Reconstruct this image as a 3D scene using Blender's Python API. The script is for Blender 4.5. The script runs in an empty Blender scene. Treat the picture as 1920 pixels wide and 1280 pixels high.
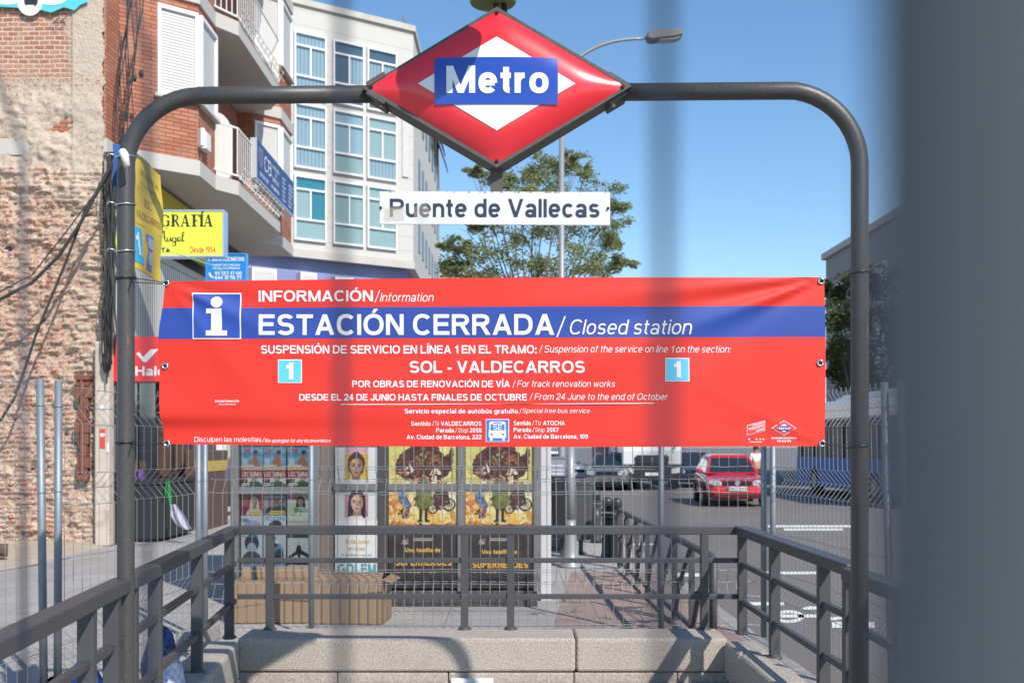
import bpy, bmesh, math, random
from mathutils import Vector, noise, Matrix
SC = bpy.context.scene
COL = SC.collection
R = math.radians
random.seed(7)

# ------------------------------------------------------------------ camera, sky, sun, exposure
F, HY, EYE = 2000.0, 834.0, 1.6          # focal length and horizon row in photo pixels, eye height
YA = 4.535                               # distance of the metro arch
cam = bpy.data.cameras.new('camera')
cam.sensor_fit = 'HORIZONTAL'; cam.sensor_width = 36.0
cam.lens = F / 1920 * 36.0
cam.shift_y = (HY - 640) / 1920
cam.clip_start = 0.01; cam.clip_end = 2000
cam.dof.use_dof = True
cam.dof.focus_distance = 4.5
cam.dof.aperture_fstop = 5.4
camo = bpy.data.objects.new('camera', cam); COL.objects.link(camo)
camo.location = (0, 0, EYE); camo.rotation_euler = (R(90), 0, 0)
SC.camera = camo

LIGHT = Vector((-1.97, 3.0, -3.06))
S = -LIGHT
elev = math.atan2(S.z, math.hypot(S.x, S.y)); azim = math.atan2(S.x, S.y)
world = bpy.data.worlds.new("World"); SC.world = world; world.use_nodes = True
wt = world.node_tree
bg = wt.nodes['Background']
sky = wt.nodes.new('ShaderNodeTexSky'); sky.sky_type = 'NISHITA'; sky.sun_disc = False
sky.sun_elevation = elev; sky.sun_rotation = azim; sky.air_density = 1.0; sky.dust_density = 0.1; sky.ozone_density = 2.5
hs = wt.nodes.new('ShaderNodeHueSaturation'); hs.inputs['Saturation'].default_value = 1.13; hs.inputs['Hue'].default_value = .497
wt.links.new(sky.outputs[0], hs.inputs['Color']); wt.links.new(hs.outputs[0], bg.inputs[0]); bg.inputs[1].default_value = 0.142
sl = bpy.data.lights.new('sun', 'SUN'); sl.energy = 4.3; sl.angle = R(0.55); sl.color = (1.0, 0.94, 0.86)
so = bpy.data.objects.new('sun', sl); COL.objects.link(so); so.location = (6, -10, 12)
so.rotation_euler = LIGHT.to_track_quat('-Z', 'Y').to_euler()
SC.view_settings.view_transform = 'Standard'; SC.view_settings.look = 'None'
SC.view_settings.exposure = 0.30; SC.view_settings.gamma = 1.0
SC.cycles.use_denoising = True
SC.cycles.max_bounces = 6; SC.cycles.transparent_max_bounces = 12

# ------------------------------------------------------------------ helpers
def hx(s):
    c = [int(s[i:i + 2], 16) / 255 for i in (0, 2, 4)]
    return tuple(((x + .055) / 1.055) ** 2.4 if x > .04045 else x / 12.92 for x in c)
def P(px, py, Y): return Vector(((px - 960) / F * Y, Y, EYE + (HY - py) / F * Y))
def XP(px, Y): return (px - 960) / F * Y
def ZP(py, Y): return EYE + (HY - py) / F * Y

class MB:
    def __init__(s): s.v = []; s.f = []; s.m = []; s.c = []
    def add(s, pts, faces, mi=0, col=None):
        n = len(s.v); s.v += [tuple(p) for p in pts]
        for f in faces: s.f.append([i + n for i in f]); s.m.append(mi); s.c.append(col)
        return s
    def poly(s, pts, mi=0, col=None): return s.add(pts, [list(range(len(pts)))], mi, col)
    def box(s, x0, x1, y0, y1, z0, z1, mi=0, col=None):
        p = [(x, y, z) for z in (z0, z1) for (x, y) in ((x0, y0), (x1, y0), (x1, y1), (x0, y1))]
        return s.add(p, [[3, 2, 1, 0], [4, 5, 6, 7], [0, 1, 5, 4], [1, 2, 6, 5], [2, 3, 7, 6], [3, 0, 4, 7]], mi, col)
    def bar(s, p, q, w, h, mi=0, up=(0, 0, 1), col=None):
        p, q = Vector(p), Vector(q); d = (q - p).normalized(); u = Vector(up)
        if abs(d.dot(u)) > .98: u = Vector((0, 1, 0))
        a = d.cross(u).normalized(); b = a.cross(d).normalized()
        pts = [c + a * w / 2 * i + b * h / 2 * j for c in (p, q) for (i, j) in ((-1, -1), (1, -1), (1, 1), (-1, 1))]
        return s.add(pts, [[3, 2, 1, 0], [4, 5, 6, 7], [0, 1, 5, 4], [1, 2, 6, 5], [2, 3, 7, 6], [3, 0, 4, 7]], mi, col)
    def tube(s, pts, r, n=8, mi=0, cap=True, col=None):
        pts = [Vector(p) for p in pts]; k = len(pts)
        rr = r if isinstance(r, (list, tuple)) else [r] * k
        out = []; prev = None
        for i, p in enumerate(pts):
            d = (pts[min(i + 1, k - 1)] - pts[max(i - 1, 0)]).normalized()
            if prev is None:
                ref = Vector((0, 0, 1)) if abs(d.z) < .9 else Vector((1, 0, 0))
                a = d.cross(ref).normalized()
            else:
                a = (prev - d * prev.dot(d)).normalized()
            prev = a; b = d.cross(a)
            for j in range(n):
                t = 2 * math.pi * j / n
                out.append(p + (a * math.cos(t) + b * math.sin(t)) * rr[i])
        fs = [[i * n + j, i * n + (j + 1) % n, (i + 1) * n + (j + 1) % n, (i + 1) * n + j] for i in range(k - 1) for j in range(n)]
        if cap: fs += [list(range(n))[::-1], [(k - 1) * n + j for j in range(n)]]
        return s.add(out, fs, mi, col)
    def lathe(s, prof, c=(0, 0, 0), n=20, mi=0, col=None):
        out = [(c[0] + r * math.cos(2 * math.pi * j / n), c[1] + r * math.sin(2 * math.pi * j / n), c[2] + z) for r, z in prof for j in range(n)]
        k = len(prof)
        fs = [[i * n + j, i * n + (j + 1) % n, (i + 1) * n + (j + 1) % n, (i + 1) * n + j] for i in range(k - 1) for j in range(n)]
        fs += [list(range(n))[::-1], [(k - 1) * n + j for j in range(n)]]
        return s.add(out, fs, mi, col)
    def prism(s, a, b, mi=0, col=None):          # two matching rings of points
        n = len(a)
        return s.add(list(a) + list(b), [list(range(n))[::-1], [n + i for i in range(n)]] + [[i, (i + 1) % n, n + (i + 1) % n, n + i] for i in range(n)], mi, col)
    def grid(s, fn, nu, nv, mi=0, col=None, flip=False):
        pts = [fn(i / nu, j / nv) for j in range(nv + 1) for i in range(nu + 1)]
        w = nu + 1
        fs = [[j * w + i, j * w + i + 1, (j + 1) * w + i + 1, (j + 1) * w + i] for j in range(nv) for i in range(nu)]
        if flip: fs = [f[::-1] for f in fs]
        base = len(s.f); s.add(pts, fs, mi, col)
        return s

LOC = {}
def finish(name, mb, mats, parent=None, smooth=False, bevel=0, seg=2, kind=None, fixn=True):
    off = Vector((0, 0, 0))
    p = parent
    while p is not None:
        if p.name in LOC: off = LOC[p.name]; break
        p = p.parent
    me = bpy.data.meshes.new(name)
    me.from_pydata([(a - off.x, b - off.y, c - off.z) for a, b, c in mb.v], [], mb.f)
    mats = mats if isinstance(mats, (list, tuple)) else [mats]
    for m in mats: me.materials.append(m)
    if len(mats) > 1: me.polygons.foreach_set('material_index', mb.m)
    if fixn:
        bm = bmesh.new(); bm.from_mesh(me); bmesh.ops.recalc_face_normals(bm, faces=bm.faces); bm.to_mesh(me); bm.free()
    if smooth: me.polygons.foreach_set('use_smooth', [True] * len(me.polygons))
    hascol = any(c is not None for c in mb.c)
    uvs = []; cols = []
    vs = me.vertices
    for pi, pl in enumerate(me.polygons):
        n = pl.normal; l = math.hypot(n.x, n.y)
        c = (mb.c[pi] or (.5, .5, .5)) if hascol else None
        for vi in pl.vertices:
            q = vs[vi].co + off
            if abs(n.z) > .75 or l < 1e-6: uvs += (q.x, q.y)
            else: uvs += ((-n.y * q.x + n.x * q.y) / l, q.z)
            if hascol: cols += (c[0], c[1], c[2], 1)
    me.uv_layers.new(name='UVMap'); me.uv_layers['UVMap'].data.foreach_set('uv', uvs)
    if hascol:
        me.color_attributes.new('Col', 'FLOAT_COLOR', 'CORNER'); me.color_attributes['Col'].data.foreach_set('color', cols)
    me.update()
    o = bpy.data.objects.new(name, me); COL.objects.link(o)
    if parent is not None: o.parent = parent
    if bevel:
        b = o.modifiers.new('edge', 'BEVEL'); b.width = bevel; b.segments = seg; b.limit_method = 'ANGLE'; b.angle_limit = R(40)
    if kind: o['kind'] = kind
    return o
def tag(o, label, cat, group=None):
    o['label'] = label; o['category'] = cat
    if group: o['group'] = group
    return o
def thing(name, label, cat, loc=(0, 0, 0), group=None):
    o = bpy.data.objects.new(name, None); COL.objects.link(o); o.location = loc; o.empty_display_size = .1
    LOC[o.name] = Vector(loc)
    return tag(o, label, cat, group)
def copy_tree(o, parent=None):
    c = o.copy(); COL.objects.link(c)
    if parent is not None: c.parent = parent
    for ch in list(o.children): copy_tree(ch, c)
    return c

# ------------------------------------------------------------------ materials
def newmat(name):
    m = bpy.data.materials.new(name); m.use_nodes = True
    return m, m.node_tree, m.node_tree.nodes['Principled BSDF']
def N(t, typ, **kw):
    n = t.nodes.new(typ)
    for k, v in kw.items(): setattr(n, k, v)
    return n
def mixc(t, fac, a, b, blend='MIX'):
    n = N(t, 'ShaderNodeMix', data_type='RGBA', blend_type=blend)
    for s, v in ((0, fac), (6, a), (7, b)):
        if hasattr(v, 'node'): t.links.new(v, n.inputs[s])
        elif s == 0: n.inputs[0].default_value = v
        else: n.inputs[s].default_value = (*v[:3], 1)
    return n.outputs[2]
def nz(t, vec, scale, detail=4, rough=.6, dist=0):
    n = N(t, 'ShaderNodeTexNoise'); n.inputs['Scale'].default_value = scale; n.inputs['Detail'].default_value = detail
    n.inputs['Roughness'].default_value = rough; n.inputs['Distortion'].default_value = dist
    t.links.new(vec, n.inputs['Vector']); return n.outputs['Fac']
def ramp(t, fac, a, b):
    n = N(t, 'ShaderNodeMapRange'); n.inputs[1].default_value = a; n.inputs[2].default_value = b
    t.links.new(fac, n.inputs[0]); return n.outputs[0]
def bump(t, b, h, strength=.3, dist=.01):
    n = N(t, 'ShaderNodeBump'); n.inputs['Strength'].default_value = strength; n.inputs['Distance'].default_value = dist
    t.links.new(h, n.inputs['Height']); t.links.new(n.outputs[0], b.inputs['Normal'])
def mathn(t, op, a, b):
    n = N(t, 'ShaderNodeMath', operation=op)
    for i, v in enumerate((a, b)):
        if hasattr(v, 'node'): t.links.new(v, n.inputs[i])
        else: n.inputs[i].default_value = v
    return n.outputs[0]
def mat(name, col, rough=.5, metal=0, var=.15, vs=3.0, fine=0, bmp=0, bs=40, coat=0, spec=.5, dirt=None, ds=2, dlo=.55, dhi=.75, streak=None):
    m, t, b = newmat(name)
    g = N(t, 'ShaderNodeNewGeometry').outputs['Position']
    c = mixc(t, nz(t, g, vs, 5), tuple(x * (1 - var) for x in col), tuple(min(1, x * (1 + var)) for x in col))
    if fine:
        f = ramp(t, nz(t, g, fine, 2), .35, .65)
        c = mixc(t, f, mixc(t, .42, c, (0, 0, 0)), c)
    if dirt: c = mixc(t, ramp(t, nz(t, g, ds, 8, .7), dlo, dhi), c, dirt)
    if streak:
        mp = N(t, 'ShaderNodeMapping'); mp.inputs['Scale'].default_value = (34, 34, 5); t.links.new(g, mp.inputs[0])
        lo = mathn(t, 'MULTIPLY', ramp(t, nz(t, mp.outputs[0], 1, 6, .75), .60, .66), ramp(t, nz(t, g, 2.3, 2), .52, .60))
        c = mixc(t, lo, c, streak)
    t.links.new(c, b.inputs['Base Color'])
    b.inputs['Roughness'].default_value = rough; b.inputs['Metallic'].default_value = metal
    b.inputs['Coat Weight'].default_value = coat; b.inputs['Coat Roughness'].default_value = .1
    b.inputs['Specular IOR Level'].default_value = spec
    if bmp: bump(t, b, nz(t, g, bs, 5), bmp)
    return m
def colmat(name, rough=.5, coat=0, weave=0, ink=1.0, mottle=0):
    m, t, b = newmat(name)
    a = N(t, 'ShaderNodeAttribute', attribute_name='Col')
    g = N(t, 'ShaderNodeNewGeometry').outputs['Position']
    c = mixc(t, nz(t, g, 2.5, 6), mixc(t, .07, a.outputs['Color'], (0, 0, 0)), a.outputs['Color'])
    if ink < 1: c = mixc(t, 1 - ink, c, (0, 0, 0))
    if mottle: c = mixc(t, ramp(t, nz(t, g, 26, 6, .75), .38, .62), mixc(t, mottle, c, (.05, .03, .03)), c)
    t.links.new(c, b.inputs['Base Color']); b.inputs['Roughness'].default_value = rough
    b.inputs['Coat Weight'].default_value = coat; b.inputs['Coat Roughness'].default_value = .12
    if weave: bump(t, b, nz(t, g, weave, 3), .12, .002)
    return m
M = {}
M['arch'] = mat('grey_paint', (.075, .072, .070), .42, 0, .12, 6, fine=160, bmp=.12, bs=120, dirt=(.16, .14, .12), ds=30, dlo=.68, dhi=.72, streak=(.20, .115, .08))
M['rail'] = mat('dark_rail_paint', (.062, .062, .068), .5, 0, .2, 8, bmp=.15, bs=90, dirt=(.17, .11, .09), ds=7, dlo=.63, dhi=.74)
M['galv'] = mat('galvanised_steel', (.24, .27, .30), .55, .5, .18, 14, dirt=(.3, .3, .3), ds=20)
M['wire'] = mat('wire_steel', (.34, .35, .37), .4, .5, .1, 20)
M['shadedwire'] = mat('shade_toned_wire', (.075, .075, .095), .6, 0, .1, 20)  # steel wire darkened: shade on the near fence panel put into the colour
M['dullpost'] = mat('dull_steel_post', (.105, .115, .115), .6, 0, .12, 30)
M['tie'] = mat('black_tie', (.012, .012, .014), .5)
M['steelwire'] = mat('bright_wire', (.75, .75, .75), .3, 1)
M['frame'] = mat('rusty_frame', (.075, .068, .062), .6, 0, .3, 14, bmp=.2, bs=60, dirt=(.2, .13, .09), ds=18, dlo=.6, dhi=.75)
M['enamel'] = colmat('enamel', .28, .5)
M['vinyl'] = colmat('vinyl', .5, .0, 420)
M['print'] = colmat('print', .55, .1)
M['poster'] = colmat('poster_print', .5, .1, 0, .74, .15)
M['rubber'] = mat('rubber', (.02, .02, .02), .8)
M['granite'] = mat('granite', (.50, .44, .38), .85, 0, .12, 2.2, fine=90, bmp=.5, bs=110, dirt=(.27, .24, .21), ds=1.5, dlo=.55, dhi=.8)
M['concrete'] = mat('concrete', (.36, .34, .32), .85, 0, .15, 1.2, fine=60, bmp=.2, bs=60, dirt=(.22, .2, .19), ds=.9, dlo=.5, dhi=.75)
M['asphalt'] = mat('asphalt', (.20, .175, .16), .85, 0, .2, .5, fine=90, bmp=.3, bs=120, dirt=(.16, .15, .145), ds=.35, dlo=.45, dhi=.7)
M['roadpaint'] = mat('road_paint', (.72, .71, .68), .7, 0, .1, 3, dirt=(.25, .24, .23), ds=7, dlo=.55, dhi=.7)
M['kerb'] = mat('kerb_granite', (.36, .34, .32), .8, 0, .15, 3, fine=90)
M['card'] = mat('cardboard', (.25, .17, .105), .85, 0, .1, 4, bmp=.1, bs=25)
M['white'] = mat('white_paint', (.74, .73, .70), .6, 0, .06, 2)
M['white_frame'] = mat('white_frame', (.8, .8, .79), .35, 0, .03, 3)
M['slab'] = mat('slab_paint', (.50, .47, .43), .85, 0, .08, 1.5, dirt=(.4, .37, .33), ds=1.1, dlo=.55, dhi=.8)
M['plaster'] = mat('old_plaster', (.52, .45, .37), .95, 0, .2, 2, bmp=.5, bs=12, dirt=(.36, .27, .2), ds=3, dlo=.5, dhi=.7)
M['cream'] = mat('cream_cladding', (.60, .57, .51), .8, 0, .05, .8, dirt=(.42, .39, .35), ds=.7, dlo=.6, dhi=.85)
M['bluewall'] = mat('blue_wall', (.20, .24, .42), .8, 0, .08, 1)
M['dark'] = mat('dark_shop', (.035, .028, .028), .5, 0, .3, 2)
M['brown'] = mat('brown_wood', (.09, .05, .035), .55, 0, .3, 4)
M['black'] = mat('black_plastic', (.02, .02, .022), .45, 0, .2, 6)
M['chrome'] = mat('chrome', (.7, .7, .72), .15, 1)
M['tyre'] = mat('tyre', (.02, .02, .02), .85)
M['wire_cable'] = mat('cable_sheath', (.035, .034, .036), .6)
M['rust'] = mat('rusted_iron', (.20, .075, .045), .85, 0, .35, 7, bmp=.3, bs=30)
M['bark'] = mat('bark', (.16, .12, .09), .9, 0, .3, 8, bmp=.4, bs=25)
M['skin'] = mat('skin', (.5, .3, .22), .6)
M['green_bollard'] = mat('bollard_paint', (.035, .04, .042), .4, 0, .2, 9)
M['lamp_grey'] = mat('lamp_grey', (.30, .31, .32), .45, .3, .1, 5)
M['dirt'] = mat('dirt_rubble', (.42, .35, .27), .95, 0, .25, 3, bmp=.6, bs=14, dirt=(.33, .17, .11), ds=6, dlo=.55, dhi=.7)
def leafmat(name, a, b):
    m, t, bs = newmat(name)
    g = N(t, 'ShaderNodeNewGeometry').outputs['Position']
    c = mixc(t, ramp(t, nz(t, g, 1.6, 4), .35, .65), a, b)
    c = mixc(t, ramp(t, nz(t, g, 9, 2), .3, .7), mixc(t, .35, c, (0, 0, 0)), c)
    t.links.new(c, bs.inputs['Base Color']); bs.inputs['Roughness'].default_value = .6
    tr = N(t, 'ShaderNodeBsdfTranslucent'); t.links.new(c, tr.inputs[0])
    mx = N(t, 'ShaderNodeMixShader'); mx.inputs[0].default_value = .45
    t.links.new(bs.outputs[0], mx.inputs[1]); t.links.new(tr.outputs[0], mx.inputs[2])
    t.links.new(mx.outputs[0], t.nodes['Material Output'].inputs[0]); return m
M['leaf'] = leafmat('feather_leaves', (.27, .33, .14), (.39, .41, .20))
M['leaf2'] = leafmat('dense_leaves', (.075, .11, .035), (.15, .18, .055))
def thinglass(name, tint=(1, 1, 1), refl=.08):
    m, t, b = newmat(name)
    tr = N(t, 'ShaderNodeBsdfTransparent'); tr.inputs[0].default_value = (*tint, 1)
    gl = N(t, 'ShaderNodeBsdfGlossy'); gl.inputs['Roughness'].default_value = .03
    lw = N(t, 'ShaderNodeLayerWeight'); lw.inputs[0].default_value = .25
    mx = N(t, 'ShaderNodeMixShader')
    t.links.new(mathn(t, 'ADD', mathn(t, 'MULTIPLY', lw.outputs['Fresnel'], .6), refl), mx.inputs[0])
    t.links.new(tr.outputs[0], mx.inputs[1]); t.links.new(gl.outputs[0], mx.inputs[2])
    t.links.new(mx.outputs[0], t.nodes['Material Output'].inputs[0]); return m
M['glass'] = thinglass('thin_glass', (.95, .97, .97), .03)
M['tintglass'] = thinglass('tinted_glass', (.75, .85, .88), .10)
M['carglass'] = mat('car_glass', (.02, .025, .03), .06, 0, .1, 3, coat=.6)
def uvnode(t): return N(t, 'ShaderNodeUVMap').outputs[0]
def facade_brick():
    m, t, b = newmat('orange_brick')
    uv = uvnode(t)
    br = N(t, 'ShaderNodeTexBrick'); t.links.new(uv, br.inputs['Vector'])
    br.inputs['Color1'].default_value = (.36, .125, .07, 1); br.inputs['Color2'].default_value = (.47, .185, .105, 1)
    br.inputs['Mortar'].default_value = (.10, .055, .045, 1); br.inputs['Scale'].default_value = 1
    br.inputs['Mortar Size'].default_value = .007; br.inputs['Brick Width'].default_value = .26; br.inputs['Row Height'].default_value = .068
    br.inputs['Mortar Smooth'].default_value = .3
    c = mixc(t, ramp(t, nz(t, uv, 1.2, 6), .5, .8), br.outputs['Color'], (.40, .24, .17))
    t.links.new(c, b.inputs['Base Color']); b.inputs['Roughness'].default_value = .85
    inv = mathn(t, 'SUBTRACT', 1.0, br.outputs['Fac']); bump(t, b, inv, .6, .012); return m
M['brick'] = facade_brick()
def rubble_brick():
    m, t, b = newmat('old_brick_and_plaster')
    uv = uvnode(t)
    sep = N(t, 'ShaderNodeSeparateXYZ'); t.links.new(uv, sep.inputs[0]); X, Z = sep.outputs[0], sep.outputs[1]
    warp = N(t, 'ShaderNodeVectorMath', operation='SCALE')
    nn = N(t, 'ShaderNodeTexNoise'); nn.inputs['Scale'].default_value = 2.4; t.links.new(uv, nn.inputs['Vector'])
    t.links.new(nn.outputs['Color'], warp.inputs[0]); warp.inputs['Scale'].default_value = .05
    ad = N(t, 'ShaderNodeVectorMath', operation='ADD'); t.links.new(uv, ad.inputs[0]); t.links.new(warp.outputs[0], ad.inputs[1])
    br = N(t, 'ShaderNodeTexBrick'); t.links.new(ad.outputs[0], br.inputs['Vector'])
    br.inputs['Color1'].default_value = (.44, .16, .095, 1); br.inputs['Color2'].default_value = (.56, .29, .19, 1)
    br.inputs['Mortar'].default_value = (.66, .57, .47, 1); br.inputs['Scale'].default_value = 1
    br.inputs['Mortar Size'].default_value = .013; br.inputs['Brick Width'].default_value = .165; br.inputs['Row Height'].default_value = .074
    br.inputs['Mortar Smooth'].default_value = .4; br.inputs['Bias'].default_value = -.1
    n1 = nz(t, uv, 1.3, 8, .72, .4); n2 = nz(t, uv, 5.5, 6, .7); n3 = nz(t, uv, 22, 5, .7)
    plaster = mixc(t, n2, (.46, .36, .27), (.72, .61, .49))
    plaster = mixc(t, ramp(t, nz(t, uv, 2.1, 5), .6, .75), plaster, (.34, .30, .26))
    high = ramp(t, Z, 7.2, 7.6)                         # intact courses high up
    low = ramp(t, Z, 6.0, 5.0)
    cover = mathn(t, 'SUBTRACT', ramp(t, mathn(t, 'ADD', n1, mathn(t, 'MULTIPLY', n3, .30)), .61, .70), mathn(t, 'MULTIPLY', high, 1.2))
    band = mathn(t, 'MULTIPLY', ramp(t, Z, 5.7, 6.2), ramp(t, Z, 7.6, 7.1))
    cover = mathn(t, 'ADD', cover, mathn(t, 'MULTIPLY', band, ramp(t, n1, .38, .48)))
    edge = ramp(t, mathn(t, 'ADD', X, mathn(t, 'MULTIPLY', n1, .3)), -6.98, -6.84)   # rendered strip along the facade corner
    cover = mathn(t, 'MAXIMUM', cover, mathn(t, 'MULTIPLY', edge, ramp(t, Z, 5.0, 5.7)))
    cl = N(t, 'ShaderNodeClamp'); t.links.new(cover, cl.inputs[0])
    c = mixc(t, cl.outputs[0], br.outputs['Color'], plaster)
    c = mixc(t, ramp(t, nz(t, uv, 3.2, 7, .75), .62, .74), c, (.36, .30, .25))
    t.links.new(c, b.inputs['Base Color']); b.inputs['Roughness'].default_value = .95
    hgt = mathn(t, 'ADD', mathn(t, 'MULTIPLY', n2, 1.0), mathn(t, 'MULTIPLY', n3, .6))
    hgt = mathn(t, 'SUBTRACT', hgt, mathn(t, 'MULTIPLY', mathn(t, 'MULTIPLY', br.outputs['Fac'], .6), mathn(t, 'SUBTRACT', 1.0, cl.outputs[0])))
    bump(t, b, hgt, .8, .05); return m
M['rubblewall'] = rubble_brick()
def lines_mat(name, c1, c2, period, axis='v', rough=.5, duty=.2, bs=.5):
    m, t, b = newmat(name); uv = uvnode(t)
    sep = N(t, 'ShaderNodeSeparateXYZ'); t.links.new(uv, sep.inputs[0])
    fr = mathn(t, 'FRACT', mathn(t, 'DIVIDE', sep.outputs[0 if axis == 'u' else 1], period), 0)
    lt = mathn(t, 'LESS_THAN', fr, duty)
    c = mixc(t, lt, c1, c2); c = mixc(t, nz(t, uv, 2, 5), mixc(t, .1, c, (0, 0, 0)), c)
    t.links.new(c, b.inputs['Base Color']); b.inputs['Roughness'].default_value = rough
    bump(t, b, mathn(t, 'SINE', mathn(t, 'MULTIPLY', fr, 6.283), 0), bs, .006); return m
M['shutter'] = lines_mat('roller_shutter', (.60, .59, .57), (.40, .39, .38), .05)
M['slats'] = lines_mat('white_slats', (.72, .70, .66), (.22, .2, .19), .12, 'u', .6, .3)
M['joints'] = lines_mat('cream_panel_joints', (.55, .535, .50), (.36, .345, .32), .62, 'v', .8, .03, .2)
def pavers():
    m, t, b = newmat('red_pavers'); uv = uvnode(t)
    br = N(t, 'ShaderNodeTexBrick'); t.links.new(uv, br.inputs['Vector'])
    br.inputs['Color1'].default_value = (.29, .20, .175, 1); br.inputs['Color2'].default_value = (.34, .24, .21, 1)
    br.inputs['Mortar'].default_value = (.16, .13, .11, 1); br.inputs['Scale'].default_value = 1; br.offset = 0
    br.inputs['Mortar Size'].default_value = .005; br.inputs['Brick Width'].default_value = .2; br.inputs['Row Height'].default_value = .2
    c = mixc(t, ramp(t, nz(t, uv, 1.5, 6), .5, .75), br.outputs['Color'], (.24, .21, .19))
    t.links.new(c, b.inputs['Base Color']); b.inputs['Roughness'].default_value = .85; bump(t, b, nz(t, uv, 40, 4), .2); return m
M['pavers'] = pavers()
def greypavers():
    m, t, b = newmat('grey_pavement'); uv = uvnode(t)
    br = N(t, 'ShaderNodeTexBrick'); t.links.new(uv, br.inputs['Vector'])
    br.inputs['Color1'].default_value = (.36, .335, .315, 1); br.inputs['Color2'].default_value = (.41, .385, .36, 1)
    br.inputs['Mortar'].default_value = (.22, .2, .19, 1); br.inputs['Scale'].default_value = 1; br.offset = 0
    br.inputs['Mortar Size'].default_value = .006; br.inputs['Brick Width'].default_value = .6; br.inputs['Row Height'].default_value = .6
    c = mixc(t, ramp(t, nz(t, uv, .9, 8, .7), .5, .75), br.outputs['Color'], (.27, .25, .235))
    c = mixc(t, ramp(t, nz(t, uv, 30, 3), .3, .7), mixc(t, .15, c, (0, 0, 0)), c)
    t.links.new(c, b.inputs['Base Color']); b.inputs['Roughness'].default_value = .85; bump(t, b, nz(t, uv, 40, 4), .2); return m
M['pavement'] = greypavers()

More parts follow.
